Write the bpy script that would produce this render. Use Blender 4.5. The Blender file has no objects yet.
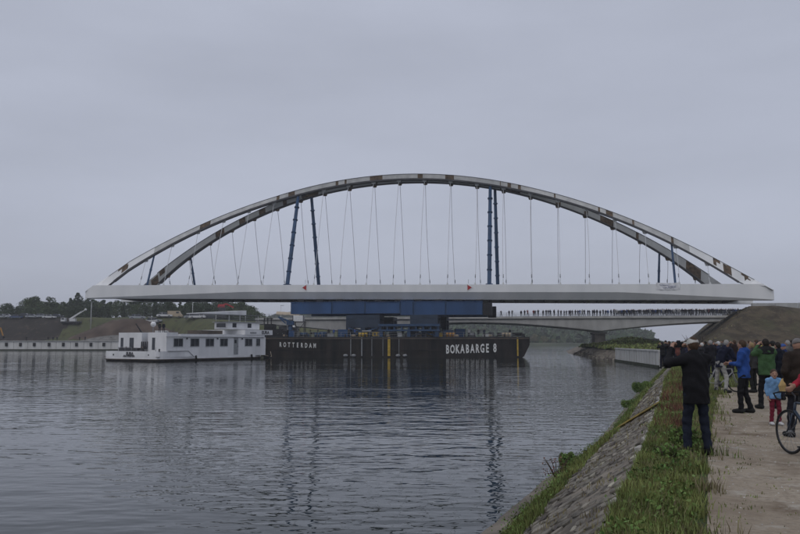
import bpy, math, random
import numpy as np
from mathutils import Vector, Matrix

# ------------------------------------------------------------------ camera, sky, sun, exposure
scene = bpy.context.scene
COL = scene.collection
PITCH = math.atan(74 / 785)
EYE = 1.75                      # camera height above the towpath
WATER = -1.75                   # water level
cam_d = bpy.data.cameras.new('camera')
cam_d.sensor_width = 36
cam_d.lens = 785 / 800 * 36
cam_d.clip_end = 8000
cam_d.clip_start = 0.1
cam = bpy.data.objects.new('camera', cam_d)
COL.objects.link(cam)
cam.location = (0, 0, EYE)
cam.rotation_euler = (math.pi / 2 + PITCH, 0, 0)
scene.camera = cam

SUN_EL, SUN_AZ = math.radians(52), math.radians(215)     # high behind the left shoulder, veiled by cloud
world = bpy.data.worlds.new('World')
scene.world = world
world.use_nodes = True
nt = world.node_tree
nt.nodes.clear()
out = nt.nodes.new('ShaderNodeOutputWorld')
bg = nt.nodes.new('ShaderNodeBackground')
sky = nt.nodes.new('ShaderNodeTexSky')
sky.sky_type = 'NISHITA'
sky.sun_disc = False
sky.sun_elevation = SUN_EL
sky.sun_rotation = SUN_AZ
sky.air_density = 1.0
sky.dust_density = 3.0
bw = nt.nodes.new('ShaderNodeRGBToBW')
tc = nt.nodes.new('ShaderNodeTexCoord')
sep = nt.nodes.new('ShaderNodeSeparateXYZ')
nt.links.new(tc.outputs['Generated'], sep.inputs[0])
# cloud deck: CIE-like overcast, a little brighter towards the zenith
zr = nt.nodes.new('ShaderNodeMapRange')
zr.inputs['From Min'].default_value = 0.0
zr.inputs['From Max'].default_value = 1.0
zr.inputs['To Min'].default_value = 4.2
zr.inputs['To Max'].default_value = 4.3
nt.links.new(sep.outputs['Z'], zr.inputs['Value'])
mp = nt.nodes.new('ShaderNodeMapping')
mp.inputs['Scale'].default_value = (1.6, 1.6, 6.0)
nt.links.new(tc.outputs['Generated'], mp.inputs['Vector'])
nz = nt.nodes.new('ShaderNodeTexNoise')
nz.inputs['Scale'].default_value = 1.1
nz.inputs['Detail'].default_value = 5
nz.inputs['Roughness'].default_value = 0.5
nt.links.new(mp.outputs[0], nz.inputs['Vector'])
nr = nt.nodes.new('ShaderNodeMapRange')
nr.inputs['From Min'].default_value = 0.3
nr.inputs['From Max'].default_value = 0.7
nr.inputs['To Min'].default_value = 0.89
nr.inputs['To Max'].default_value = 1.09
nt.links.new(nz.outputs['Fac'], nr.inputs['Value'])
mul = nt.nodes.new('ShaderNodeMath'); mul.operation = 'MULTIPLY'
nt.links.new(zr.outputs[0], mul.inputs[0]); nt.links.new(nr.outputs[0], mul.inputs[1])
cloud = nt.nodes.new('ShaderNodeVectorMath'); cloud.operation = 'SCALE'
cloud.inputs[0].default_value = (0.89, 0.95, 1.14)
nt.links.new(mul.outputs[0], cloud.inputs['Scale'])
mix = nt.nodes.new('ShaderNodeMix'); mix.data_type = 'RGBA'
mix.inputs['Factor'].default_value = 0.95          # thick even cloud over the blue sky
nt.links.new(sky.outputs[0], mix.inputs['A'])
nt.links.new(cloud.outputs[0], mix.inputs['B'])
nt.links.new(mix.outputs['Result'], bg.inputs['Color'])
bg.inputs['Strength'].default_value = 0.1
nt.links.new(bg.outputs[0], out.inputs[0])

sl = bpy.data.lights.new('sun', 'SUN')
sl.energy = 0.5
sl.angle = math.radians(40)
sl.color = (1.0, 0.96, 0.9)
sun = bpy.data.objects.new('sun', sl)
COL.objects.link(sun)
sd = Vector((math.sin(SUN_AZ) * math.cos(SUN_EL), math.cos(SUN_AZ) * math.cos(SUN_EL), math.sin(SUN_EL)))
sun.rotation_euler = sd.to_track_quat('Z', 'Y').to_euler()
sun.location = (0, 0, 60)
scene.view_settings.view_transform = 'Standard'
scene.view_settings.look = 'None'
scene.view_settings.exposure = 0.26
scene.view_settings.gamma = 1.0

# ------------------------------------------------------------------ helpers
def ray(x, y):
    c, s = math.cos(PITCH), math.sin(PITCH)
    u = (x - 400) / 785; v = (267 - y) / 785
    return Vector((u, c - v * s, s + v * c))
def P(x, y, Y):                      # world point at forward distance Y
    r = ray(x, y); p = r * (Y / r.y); p.z += EYE; return p
def G(x, y, z=0.0):                  # world point at height z
    r = ray(x, y); p = r * ((z - EYE) / r.z); p.z += EYE; return p

MATS = {}
def mat(name, col, rough=0.8, var=0.15, scale=3.0, metallic=0.0, bump=0.0, bscale=None, col2=None, spec=0.3, island=0.0, detail=4, stretch=None, contrast=0.2, coat=0.0):
    m = bpy.data.materials.new(name); m.use_nodes = True
    t = m.node_tree; b = t.nodes['Principled BSDF']
    b.inputs['Roughness'].default_value = rough
    b.inputs['Metallic'].default_value = metallic
    b.inputs['Specular IOR Level'].default_value = spec
    if coat: b.inputs['Coat Weight'].default_value = coat
    geo = t.nodes.new('ShaderNodeNewGeometry')
    tcn = t.nodes.new('ShaderNodeTexCoord')
    oi = t.nodes.new('ShaderNodeObjectInfo')
    off = t.nodes.new('ShaderNodeVectorMath'); off.operation = 'SCALE'
    comb = t.nodes.new('ShaderNodeCombineXYZ')
    for i in range(3): t.links.new(oi.outputs['Random'], comb.inputs[i])
    t.links.new(comb.outputs[0], off.inputs[0]); off.inputs['Scale'].default_value = 31.0
    add = t.nodes.new('ShaderNodeVectorMath'); add.operation = 'ADD'
    t.links.new(tcn.outputs['Object'], add.inputs[0]); t.links.new(off.outputs[0], add.inputs[1])
    vec = add.outputs[0]
    if stretch:
        mm = t.nodes.new('ShaderNodeMapping'); mm.inputs['Scale'].default_value = stretch
        t.links.new(vec, mm.inputs['Vector']); vec = mm.outputs[0]
    n = t.nodes.new('ShaderNodeTexNoise'); n.inputs['Scale'].default_value = scale; n.inputs['Detail'].default_value = detail
    t.links.new(vec, n.inputs['Vector'])
    r = t.nodes.new('ShaderNodeMapRange')
    r.inputs['From Min'].default_value = 0.5 - contrast; r.inputs['From Max'].default_value = 0.5 + contrast
    t.links.new(n.outputs['Fac'], r.inputs['Value'])
    mx = t.nodes.new('ShaderNodeMix'); mx.data_type = 'RGBA'
    c1 = tuple(max(0, c * (1 - var)) for c in col)
    c2 = col2 if col2 else tuple(min(1, c * (1 + var)) for c in col)
    mx.inputs['A'].default_value = (*c1, 1); mx.inputs['B'].default_value = (*c2, 1)
    t.links.new(r.outputs[0], mx.inputs['Factor'])
    res = mx.outputs['Result']
    if island:
        hs = t.nodes.new('ShaderNodeHueSaturation')
        mr = t.nodes.new('ShaderNodeMapRange'); mr.inputs['To Min'].default_value = 1 - island; mr.inputs['To Max'].default_value = 1 + island
        t.links.new(geo.outputs['Random Per Island'], mr.inputs['Value'])
        t.links.new(mr.outputs[0], hs.inputs['Value'])
        mh = t.nodes.new('ShaderNodeMapRange'); mh.inputs['To Min'].default_value = 0.5 - island * .06; mh.inputs['To Max'].default_value = 0.5 + island * .05
        t.links.new(geo.outputs['Random Per Island'], mh.inputs['Value'])
        t.links.new(mh.outputs[0], hs.inputs['Hue'])
        t.links.new(res, hs.inputs['Color']); res = hs.outputs['Color']
    t.links.new(res, b.inputs['Base Color'])
    if bump:
        n2 = t.nodes.new('ShaderNodeTexNoise'); n2.inputs['Scale'].default_value = bscale or scale * 6; n2.inputs['Detail'].default_value = 5
        t.links.new(vec, n2.inputs['Vector'])
        bp = t.nodes.new('ShaderNodeBump'); bp.inputs['Strength'].default_value = bump; bp.inputs['Distance'].default_value = 0.05
        t.links.new(n2.outputs['Fac'], bp.inputs['Height']); t.links.new(bp.outputs[0], b.inputs['Normal'])
    MATS[name] = m
    return m

def link(o, parent=None):
    COL.objects.link(o)
    if parent is not None: o.parent = parent
    return o
def tag(o, label=None, cat=None, group=None, kind=None):
    if label: o['label'] = label
    if cat: o['category'] = cat
    if group: o['group'] = group
    if kind: o['kind'] = kind
    return o
def empty(name, loc=(0, 0, 0), rz=0.0, label=None, cat=None, group=None):
    o = bpy.data.objects.new(name, None); o.empty_display_size = 0.3
    link(o); o.location = loc; o.rotation_euler = (0, 0, rz)
    return tag(o, label, cat, group)
def copy_tree(o, parent=None):
    c = o.copy(); COL.objects.link(c); c.parent = parent
    for ch in list(o.children): copy_tree(ch, c)
    return c
def mesh_np(name, V, F, mats, smooth=False, midx=None):
    V = np.asarray(V, dtype=np.float32).reshape(-1, 3); F = np.asarray(F, dtype=np.int32)
    me = bpy.data.meshes.new(name)
    k = F.shape[1]
    me.vertices.add(len(V)); me.vertices.foreach_set('co', V.ravel())
    me.loops.add(F.size); me.loops.foreach_set('vertex_index', F.ravel())
    me.polygons.add(len(F)); me.polygons.foreach_set('loop_start', np.arange(0, F.size, k, dtype=np.int32))
    try: me.polygons.foreach_set('loop_total', np.full(len(F), k, dtype=np.int32))
    except Exception: pass
    if midx is not None: me.polygons.foreach_set('material_index', np.asarray(midx, dtype=np.int32))
    if smooth: me.polygons.foreach_set('use_smooth', np.ones(len(F), dtype=bool))
    me.update(calc_edges=True)
    for m in (mats if isinstance(mats, (list, tuple)) else [mats]): me.materials.append(m)
    return me

class MB:
    """collects boxes, bars, tubes, lofts into one mesh"""
    def __init__(s): s.v = []; s.f = []; s.mi = []; s.cur = 0; s.sm = []; s.smooth = False
    def face(s, f): s.f.append(f); s.mi.append(s.cur); s.sm.append(s.smooth)
    def box(s, c, d, rz=0.0, M=None, taper=1.0):
        n = len(s.v); hx, hy, hz = d[0] / 2, d[1] / 2, d[2] / 2
        ca, sa = math.cos(rz), math.sin(rz)
        for z in (-1, 1):
            k = taper if z > 0 else 1
            for x, y in ((-1, -1), (1, -1), (1, 1), (-1, 1)):
                px, py = x * hx * k, y * hy * k
                p = Vector((px * ca - py * sa, px * sa + py * ca, z * hz))
                if M is not None: p = M @ p
                s.v.append((c[0] + p[0], c[1] + p[1], c[2] + p[2]))
        for q in ((0, 3, 2, 1), (4, 5, 6, 7), (0, 1, 5, 4), (1, 2, 6, 5), (2, 3, 7, 6), (3, 0, 4, 7)):
            s.face(tuple(n + i for i in q))
        return s
    def bar(s, a, b, w, h=None, up=(0, 0, 1)):
        a = Vector(a); b = Vector(b); d = (b - a); L = d.length; d.normalize()
        u = Vector(up)
        if abs(d.dot(u)) > 0.98: u = Vector((0, 1, 0))
        x = d.cross(u).normalized(); z = x.cross(d).normalized(); h = h or w
        n = len(s.v)
        for p in (a, b):
            for i, j in ((-1, -1), (1, -1), (1, 1), (-1, 1)):
                s.v.append(tuple(p + x * (i * w / 2) + z * (j * h / 2)))
        for q in ((0, 3, 2, 1), (4, 5, 6, 7), (0, 1, 5, 4), (1, 2, 6, 5), (2, 3, 7, 6), (3, 0, 4, 7)):
            s.face(tuple(n + i for i in q))
        return s
    def tube(s, pts, r, n=8, closed=False, caps=True):
        pts = [Vector(p) for p in pts]; m = len(pts)
        rs = r if isinstance(r, (list, tuple)) else [r] * m
        base = len(s.v); sm0 = s.smooth
        prev = None
        for i, p in enumerate(pts):
            if closed: d = pts[(i + 1) % m] - pts[i - 1]
            else: d = pts[min(i + 1, m - 1)] - pts[max(i - 1, 0)]
            d.normalize()
            if prev is None:
                u = Vector((0, 0, 1)) if abs(d.z) < 0.9 else Vector((1, 0, 0))
                x = d.cross(u).normalized()
            else:
                x = (prev - d * prev.dot(d)).normalized()
            prev = x; y = d.cross(x)
            for k in range(n):
                a = 2 * math.pi * k / n
                s.v.append(tuple(p + x * (math.cos(a) * rs[i]) + y * (math.sin(a) * rs[i])))
        s.smooth = True
        for i in range(m if closed else m - 1):
            j = (i + 1) % m
            for k in range(n):
                l = (k + 1) % n
                s.face((base + i * n + k, base + i * n + l, base + j * n + l, base + j * n + k))
        s.smooth = sm0
        if caps and not closed:
            s.face(tuple(base + k for k in range(n))[::-1])
            s.face(tuple(base + (m - 1) * n + k for k in range(n)))
        return s
    def prism(s, poly, z0, z1, M=None):
        """poly: list of (x,y), extruded z0..z1, M maps to place"""
        n = len(s.v); k = len(poly)
        for z in (z0, z1):
            for x, y in poly:
                p = Vector((x, y, z));
                if M is not None: p = M @ p
                s.v.append(tuple(p))
        for i in range(k):
            j = (i + 1) % k
            s.face((n + i, n + j, n + k + j, n + k + i))
        s.face(tuple(n + i for i in range(k))[::-1]); s.face(tuple(n + k + i for i in range(k)))
        return s
    def loft(s, rings, cap=True):
        n = len(s.v); k = len(rings[0])
        for r in rings:
            for p in r: s.v.append(tuple(p))
        for i in range(len(rings) - 1):
            for j in range(k):
                l = (j + 1) % k
                s.face((n + i * k + j, n + i * k + l, n + (i + 1) * k + l, n + (i + 1) * k + j))
        if cap:
            s.face(tuple(n + j for j in range(k))[::-1]); s.face(tuple(n + (len(rings) - 1) * k + j for j in range(k)))
        return s
    def ball(s, c, r, n=10, m=6):
        rr = r if isinstance(r, (tuple, list)) else (r, r, r)
        base = len(s.v); s0 = s.smooth; s.smooth = True
        for i in range(m + 1):
            t = math.pi * i / m
            for j in range(n):
                a = 2 * math.pi * j / n
                s.v.append((c[0] + rr[0] * math.sin(t) * math.cos(a), c[1] + rr[1] * math.sin(t) * math.sin(a), c[2] - rr[2] * math.cos(t)))
        for i in range(m):
            for j in range(n):
                l = (j + 1) % n
                s.face((base + i * n + j, base + i * n + l, base + (i + 1) * n + l, base + (i + 1) * n + j))
        s.smooth = s0
        return s
    def mesh(s, name, mats):
        me = bpy.data.meshes.new(name)
        me.from_pydata(s.v, [], s.f)
        ml = mats if isinstance(mats, (list, tuple)) else [mats]
        for m in ml: me.materials.append(m)
        me.polygons.foreach_set('material_index', s.mi)
        me.polygons.foreach_set('use_smooth', s.sm)
        import bmesh
        b = bmesh.new(); b.from_mesh(me); bmesh.ops.recalc_face_normals(b, faces=b.faces); b.to_mesh(me); b.free()
        me.update()
        return me
    def build(s, name, mats, parent=None):
        return link(bpy.data.objects.new(name, s.mesh(name, mats)), parent)

def text_obj(name, body, size, m, parent, loc, rot, sx=1.0, depth=0.02):
    cu = bpy.data.curves.new(name, 'FONT'); cu.body = body; cu.size = size; cu.extrude = depth
    cu.align_x = 'CENTER'; cu.align_y = 'CENTER'; cu.resolution_u = 2
    cu.offset = size * 0.03
    tmp = bpy.data.objects.new(name, cu); COL.objects.link(tmp)
    dg = bpy.context.evaluated_depsgraph_get(); dg.update()
    me = bpy.data.meshes.new_from_object(tmp.evaluated_get(dg))
    bpy.data.objects.remove(tmp)
    me.materials.clear(); me.materials.append(m)
    o = link(bpy.data.objects.new(name, me), parent)
    o.location = loc; o.rotation_euler = rot; o.scale = (sx, 1, 1)
    return o

rng = np.random.default_rng(7)
random.seed(7)
def fbm(x, y, s, seed=0, octaves=4):
    x = np.asarray(x, float); y = np.asarray(y, float); r = np.zeros(np.broadcast(x, y).shape); a = 1.0; q = np.random.default_rng(seed)
    for o in range(octaves):
        for k in range(3):
            an = q.uniform(0, 6.28); ph = q.uniform(0, 6.28); f = (2 ** o) / s * q.uniform(.7, 1.4)
            r = r + a * np.sin((x * math.cos(an) + y * math.sin(an)) * f * 6.28 + ph) / 3
        a *= 0.5
    return r

# ------------------------------------------------------------------ materials
mat('white_paint', (0.74, 0.75, 0.75), 0.5, 0.06, 0.25, col2=(0.84, 0.84, 0.83), stretch=(1, 1, .25))
mat('arch_grey', (0.46, 0.46, 0.45), 0.5, 0.15, 0.6, col2=(0.58, 0.58, 0.56))
mat('arch_paint', (0.52, 0.53, 0.52), 0.5, 0.10, 0.5)
mat('bare_steel', (0.055, 0.045, 0.035), 0.8, 0.4, 1.6, col2=(0.19, 0.13, 0.08))
mat('flange_shade', (0.07, 0.07, 0.075), 0.7, 0.3, 0.6)  # flange tone kept near black: the arch underside's shade is in the colour
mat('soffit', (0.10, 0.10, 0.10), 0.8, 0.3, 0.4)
mat('cable', (0.60, 0.61, 0.62), 0.5, 0.1, 1)
mat('strut_blue', (0.025, 0.06, 0.125), 0.55, 0.3, 0.7)
mat('beam_blue', (0.025, 0.07, 0.17), 0.55, 0.22, 0.25, stretch=(1, 1, .3))
mat('hull_black', (0.006, 0.007, 0.008), 0.6, 0.5, 0.7, col2=(0.034, 0.026, 0.02), stretch=(1, 1, .2), spec=.2)
mat('tower_steel', (0.024, 0.038, 0.062), 0.6, 0.35, 0.5)
mat('black', (0.014, 0.014, 0.016), 0.6, 0.3, 2)
mat('letter_white', (0.72, 0.72, 0.70), 0.7, 0.15, 3)
mat('yellow', (0.45, 0.30, 0.04), 0.6, 0.3, 1.5)
mat('boat_white', (0.74, 0.74, 0.745), 0.45, 0.10, 0.5, col2=(0.84, 0.84, 0.84), stretch=(1, 1, .3))
mat('boat_rust', (0.22, 0.17, 0.13), 0.8, 0.5, 0.8, col2=(0.05, 0.045, 0.04))
mat('glass_dark', (0.03, 0.035, 0.045), 0.12, 0.2, 1, spec=0.6)
mat('grey_metal', (0.26, 0.27, 0.28), 0.6, 0.2, 2)
mat('dark_metal', (0.05, 0.05, 0.055), 0.5, 0.3, 2)
mat('rubber', (0.018, 0.018, 0.018), 0.85, 0.2, 5)
mat('red_paint', (0.40, 0.03, 0.035), 0.6, 0.2, 2)
mat('concrete', (0.62, 0.615, 0.59), 0.9, 0.16, 0.5, bump=0.3, stretch=(1, 1, .4))
mat('concrete_pale', (0.44, 0.44, 0.425), 0.9, 0.16, 0.6, bump=0.3, stretch=(1, 1, .35))
mat('concrete_dark', (0.16, 0.155, 0.145), 0.9, 0.3, 0.6, bump=0.3)
mat('pier_concrete', (0.15, 0.135, 0.115), 0.9, 0.35, 0.4, bump=0.3, col2=(0.26, 0.24, 0.215))
mat('algae', (0.035, 0.04, 0.025), 0.9, 0.4, 0.8)
mat('fabric_banner', (0.75, 0.75, 0.76), 0.9, 0.05, 2)
mat('ink_blue', (0.12, 0.14, 0.28), 0.9, 0.1, 2)
mat('bark', (0.09, 0.07, 0.05), 0.95, 0.3, 3, bump=0.4)
mat('leaf_dark', (0.045, 0.068, 0.030), 0.8, 0.3, 0.25, island=0.45, col2=(0.065, 0.095, 0.038))
mat('leaf_mid', (0.065, 0.095, 0.040), 0.8, 0.3, 0.25, island=0.45, col2=(0.10, 0.13, 0.05))
mat('leaf_yellow', (0.16, 0.16, 0.07), 0.8, 0.3, 0.25, island=0.4, col2=(0.22, 0.19, 0.10))
mat('leaf_purple', (0.06, 0.045, 0.045), 0.8, 0.3, 0.25, island=0.45)
mat('grass_blade', (0.105, 0.15, 0.034), 0.75, 0.35, 0.7, island=0.65, col2=(0.25, 0.27, 0.09))
mat('grass_dry', (0.21, 0.18, 0.10), 0.85, 0.3, 0.6, island=0.4)
mat('weed_leaf', (0.085, 0.15, 0.035), 0.75, 0.3, 0.8, island=0.5, col2=(0.16, 0.23, 0.06))
mat('weed_red', (0.15, 0.065, 0.045), 0.85, 0.3, 0.8, island=0.5)
mat('stone', (0.115, 0.105, 0.09), 0.9, 0.45, 0.9, bump=0.7, bscale=14, col2=(0.30, 0.27, 0.22), island=0.55)
mat('stone_pale', (0.44, 0.42, 0.38), 0.9, 0.3, 2.0, bump=0.6, bscale=14, island=0.25)
mat('revet_joint', (0.12, 0.105, 0.085), 0.95, 0.4, 0.9, bump=0.9, bscale=11, col2=(0.26, 0.225, 0.18))
mat('soil_dark', (0.050, 0.043, 0.036), 0.95, 0.3, 0.12, bump=0.6, bscale=1.2, col2=(0.085, 0.072, 0.058))
mat('soil_brown', (0.075, 0.052, 0.040), 0.95, 0.3, 0.2, bump=0.6, bscale=1.2, col2=(0.115, 0.085, 0.065))
mat('distant_hill', (0.045, 0.062, 0.035), 0.95, 0.4, 0.03, bump=0.5, bscale=.3, col2=(0.10, 0.11, 0.06))
mat('car_white', (0.62, 0.62, 0.62), 0.35, 0.05, 1, coat=.3)
mat('car_silver', (0.32, 0.34, 0.36), 0.35, 0.05, 1, coat=.3)
mat('car_dark', (0.03, 0.035, 0.045), 0.35, 0.05, 1, coat=.3)
mat('car_blue', (0.05, 0.08, 0.16), 0.35, 0.05, 1, coat=.3)
mat('van_beige', (0.42, 0.34, 0.24), 0.5, 0.05, 1)
mat('orange_paint', (0.36, 0.18, 0.04), 0.5, 0.2, 1)
M = MATS

def ground_mat(name, layers, bump=0.6, bscale=8):
    """layers: list of (colour, noise scale, threshold, softness) laid over the first colour; world coordinates"""
    m = bpy.data.materials.new(name); m.use_nodes = True
    t = m.node_tree; b = t.nodes['Principled BSDF']
    b.inputs['Roughness'].default_value = 0.95; b.inputs['Specular IOR Level'].default_value = 0.15
    g = t.nodes.new('ShaderNodeNewGeometry')
    cur = None
    for i, (col, sc, th, so) in enumerate(layers):
        if i == 0:
            r = t.nodes.new('ShaderNodeRGB'); r.outputs[0].default_value = (*col, 1); cur = r.outputs[0]; continue
        n = t.nodes.new('ShaderNodeTexNoise'); n.inputs['Scale'].default_value = sc; n.inputs['Detail'].default_value = 6; n.inputs['Roughness'].default_value = .6
        mp_ = t.nodes.new('ShaderNodeMapping'); mp_.inputs['Location'].default_value = (i * 13.1, i * 7.7, i * 3.3)
        t.links.new(g.outputs['Position'], mp_.inputs['Vector']); t.links.new(mp_.outputs[0], n.inputs['Vector'])
        r = t.nodes.new('ShaderNodeMapRange'); r.inputs['From Min'].default_value = th - so; r.inputs['From Max'].default_value = th + so
        t.links.new(n.outputs['Fac'], r.inputs['Value'])
        mx = t.nodes.new('ShaderNodeMix'); mx.data_type = 'RGBA'; mx.inputs['B'].default_value = (*col, 1)
        t.links.new(r.outputs[0], mx.inputs['Factor']); t.links.new(cur, mx.inputs['A']); cur = mx.outputs['Result']
    t.links.new(cur, b.inputs['Base Color'])
    n2 = t.nodes.new('ShaderNodeTexNoise'); n2.inputs['Scale'].default_value = bscale; n2.inputs['Detail'].default_value = 8
    t.links.new(g.outputs['Position'], n2.inputs['Vector'])
    bp = t.nodes.new('ShaderNodeBump'); bp.inputs['Strength'].default_value = bump; bp.inputs['Distance'].default_value = 0.06
    t.links.new(n2.outputs['Fac'], bp.inputs['Height']); t.links.new(bp.outputs[0], b.inputs['Normal'])
    MATS[name] = m
ground_mat('path_soil', [((0.27, 0.245, 0.21)), ] if False else [((0.355, 0.30, 0.23), 1, 0, 0), ((0.285, 0.235, 0.175), 0.5, 0.52, 0.10),
           ((0.17, 0.13, 0.09), 0.9, 0.58, 0.07), ((0.25, 0.205, 0.155), 14, 0.56, 0.08), ((0.40, 0.36, 0.30), 3.6, 0.62, 0.08)], 0.7, 14)
ground_mat('verge_soil', [((0.055, 0.062, 0.028), 1, 0, 0), ((0.10, 0.085, 0.05), 1.3, 0.55, 0.08), ((0.05, 0.075, 0.025), 5, 0.5, 0.1)], 0.8, 12)
ground_mat('field_grass', [((0.075, 0.10, 0.04), 1, 0, 0), ((0.13, 0.125, 0.07), 0.08, 0.5, 0.1), ((0.06, 0.085, 0.03), 0.9, 0.5, 0.1)], 0.8, 5)
ground_mat('mound_soil', [((0.095, 0.076, 0.050), 1, 0, 0), ((0.055, 0.045, 0.032), 0.4, 0.5, 0.08), ((0.08, 0.078, 0.042), 0.15, 0.60, 0.08), ((0.125, 0.10, 0.07), 0.9, 0.62, 0.06)], 0.9, 1.6)
ground_mat('dike_soil', [((0.048, 0.042, 0.037), 1, 0, 0), ((0.035, 0.032, 0.028), 0.15, 0.5, 0.1), ((0.075, 0.062, 0.05), 0.4, 0.6, 0.06)], 0.9, 1.2)
ground_mat('dike_grass', [((0.082, 0.092, 0.048), 1, 0, 0), ((0.10, 0.105, 0.05), 0.15, 0.52, 0.08), ((0.055, 0.05, 0.035), 0.3, 0.6, 0.06)], 0.9, 1.2)
ground_mat('bed_soil', [((0.03, 0.032, 0.03), 1, 0, 0)], 0.2, 1)

# water: dark body, wind ripples in two sizes
wm = bpy.data.materials.new('water'); wm.use_nodes = True
t = wm.node_tree; b = t.nodes['Principled BSDF']
b.inputs['Base Color'].default_value = (0.010, 0.016, 0.015, 1)
b.inputs['Roughness'].default_value = 0.025
b.inputs['IOR'].default_value = 1.31
g = t.nodes.new('ShaderNodeNewGeometry')
prev = None
for (scx, scy, rot, dist, strength, nsc) in ((1.0, 2.0, 0.22, 0.038, 1.0, 1.0), (0.34, 0.7, -0.25, 0.046, 1.0, 1.0), (2.6, 4.2, 0.4, 0.012, 1.0, 1.0)):
    mp_ = t.nodes.new('ShaderNodeMapping'); mp_.inputs['Scale'].default_value = (scx, scy, 1); mp_.inputs['Rotation'].default_value = (0, 0, rot)
    t.links.new(g.outputs['Position'], mp_.inputs['Vector'])
    n = t.nodes.new('ShaderNodeTexNoise'); n.inputs['Scale'].default_value = nsc; n.inputs['Detail'].default_value = 1.0; n.inputs['Roughness'].default_value = .4
    t.links.new(mp_.outputs[0], n.inputs['Vector'])
    # calmer and rougher patches
    n3 = t.nodes.new('ShaderNodeTexNoise'); n3.inputs['Scale'].default_value = 0.05; n3.inputs['Detail'].default_value = 3
    mq = t.nodes.new('ShaderNodeMapping'); mq.inputs['Scale'].default_value = (.5, 1.6, 1)
    t.links.new(g.outputs['Position'], mq.inputs['Vector']); t.links.new(mq.outputs[0], n3.inputs['Vector'])
    r = t.nodes.new('ShaderNodeMapRange'); r.inputs['From Min'].default_value = .35; r.inputs['From Max'].default_value = .65; r.inputs['To Min'].default_value = .35; r.inputs['To Max'].default_value = 1.0
    t.links.new(n3.outputs['Fac'], r.inputs['Value'])
    mm = t.nodes.new('ShaderNodeMath'); mm.operation = 'MULTIPLY'
    t.links.new(n.outputs['Fac'], mm.inputs[0]); t.links.new(r.outputs[0], mm.inputs[1])
    bp = t.nodes.new('ShaderNodeBump'); bp.inputs['Strength'].default_value = strength; bp.inputs['Distance'].default_value = dist
    t.links.new(mm.outputs[0], bp.inputs['Height'])
    if prev is not None: t.links.new(prev, bp.inputs['Normal'])
    prev = bp.outputs[0]
t.links.new(prev, b.inputs['Normal'])
MATS['water'] = wm

# ------------------------------------------------------------------ ground, water
def grid_obj(name, X, Y, Z, mats, midx=None, smooth=True, parent=None):
    n, m = X.shape
    V = np.stack([X, Y, Z], -1).reshape(-1, 3)
    i, j = np.meshgrid(np.arange(n - 1), np.arange(m - 1), indexing='ij')
    a = (i * m + j).ravel()
    F = np.stack([a, a + 1, a + m + 1, a + m], 1)
    me = mesh_np(name, V, F, mats, smooth, midx)
    return link(bpy.data.objects.new(name, me), parent)
def flip_up(o):
    me = o.data
    if me.polygons[0].normal.z < 0: me.flip_normals()

q = 5000
gx, gy = np.meshgrid(np.linspace(-q, q, 9), np.linspace(-200, 2 * q, 9), indexing='ij')
o = grid_obj('ground', gx, gy, gx * 0 - 4.2, M['bed_soil']); tag(o, kind='structure'); flip_up(o)
gx, gy = np.meshgrid(np.linspace(-q, q, 5), np.linspace(-190, 2 * q, 5), indexing='ij')
o = grid_obj('water', gx, gy, gx * 0 + WATER, M['water'], smooth=False); tag(o, kind='structure'); flip_up(o)

CRY = [-30, 0, 7.1, 13.1, 23.3, 35, 55, 88, 101.4, 102.2, 137, 145, 196, 230, 275]
CRX = [-12, -.85, 1.81, 4.05, 7.7, 11.8, 19.2, 31.6, 36.2, 34.1, 38.0, 40.5, 46.5, 52, 62]
WTY = [-30, 0, 14.2, 19.8, 25.9, 51, 88, 101.4, 102.2, 137, 145, 196, 230, 275]
WTX = [-14.7, -3.6, 1.45, 3.63, 6.3, 15.2, 28.8, 33.6, 34.0, 37.9, 38.8, 43.8, 49, 58]
PTY = [-30, 0, 7.1, 12.6, 23.3, 40, 60, 100, 140, 200, 275]
PTX = [-11, -.1, 2.7, 4.86, 9.26, 16.5, 24.3, 40, 50, 66, 80]
def Xc(y): return np.interp(y, CRY, CRX)
def Xw(y): return np.interp(y, WTY, WTX)
def Xp(y): return np.maximum(np.interp(y, PTY, PTX), Xc(y) + .3)
def land_z(x, y):
    """height of the right bank landward of the crest"""
    x = np.asarray(x, float); y = np.asarray(y, float)
    left = 66.5 + (y - 185) * 0.30
    e = np.clip((x - left) / 12.0, 0, 1)
    e = np.minimum(e, np.clip((y - 138) / 17.0, 0, 1)); e = np.minimum(e, np.clip((222 - y) / 14.0, 0, 1))
    e = e * e * (3 - 2 * e) * .35 + e * .65
    z = e * (7.75 + fbm(x, y, 30, 3) * .35)
    # low hump of earth by the bridge pier
    hx = (x - 54.5) / 6.5; hy = (y - 186) / 12.0
    z = z + 1.7 * np.exp(-(hx * hx + hy * hy)) + np.clip((y - 60) / 60, 0, 1) * (.25 + .25 * fbm(x, y, 12, 9))
    # mild wheel ruts and lumps on the near ground
    z = z + fbm(x, y, 2.5, 5) * .015
    # the land dips under the canal again past the spit
    z = z - np.clip((y - 232) / 20, 0, 1) * 5
    return z
ys = np.concatenate([np.arange(-30, 0, 3), np.arange(0, 30, .35), np.arange(30, 60, 1.0), np.arange(60, 101, 3), [101.4, 102.2], np.arange(104, 137, 4), [137], np.arange(140, 275, 3)])
def strip(name, fl, fr, n, m, zf, pw=1.0):
    u = np.linspace(0, 1, n) ** pw
    X = np.stack([fl(ys) + (fr(ys) - fl(ys)) * k for k in u], 1)
    Y = np.repeat(ys[:, None], n, 1)
    Z = zf(X, Y, np.repeat(u[None, :], len(ys), 0))
    o = grid_obj(name, X, Y, Z, m); flip_up(o); tag(o, kind='structure'); return o
def slope_z(u):     # u 0 at water line .. 1 at crest
    return WATER + u * (1.72)
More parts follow.
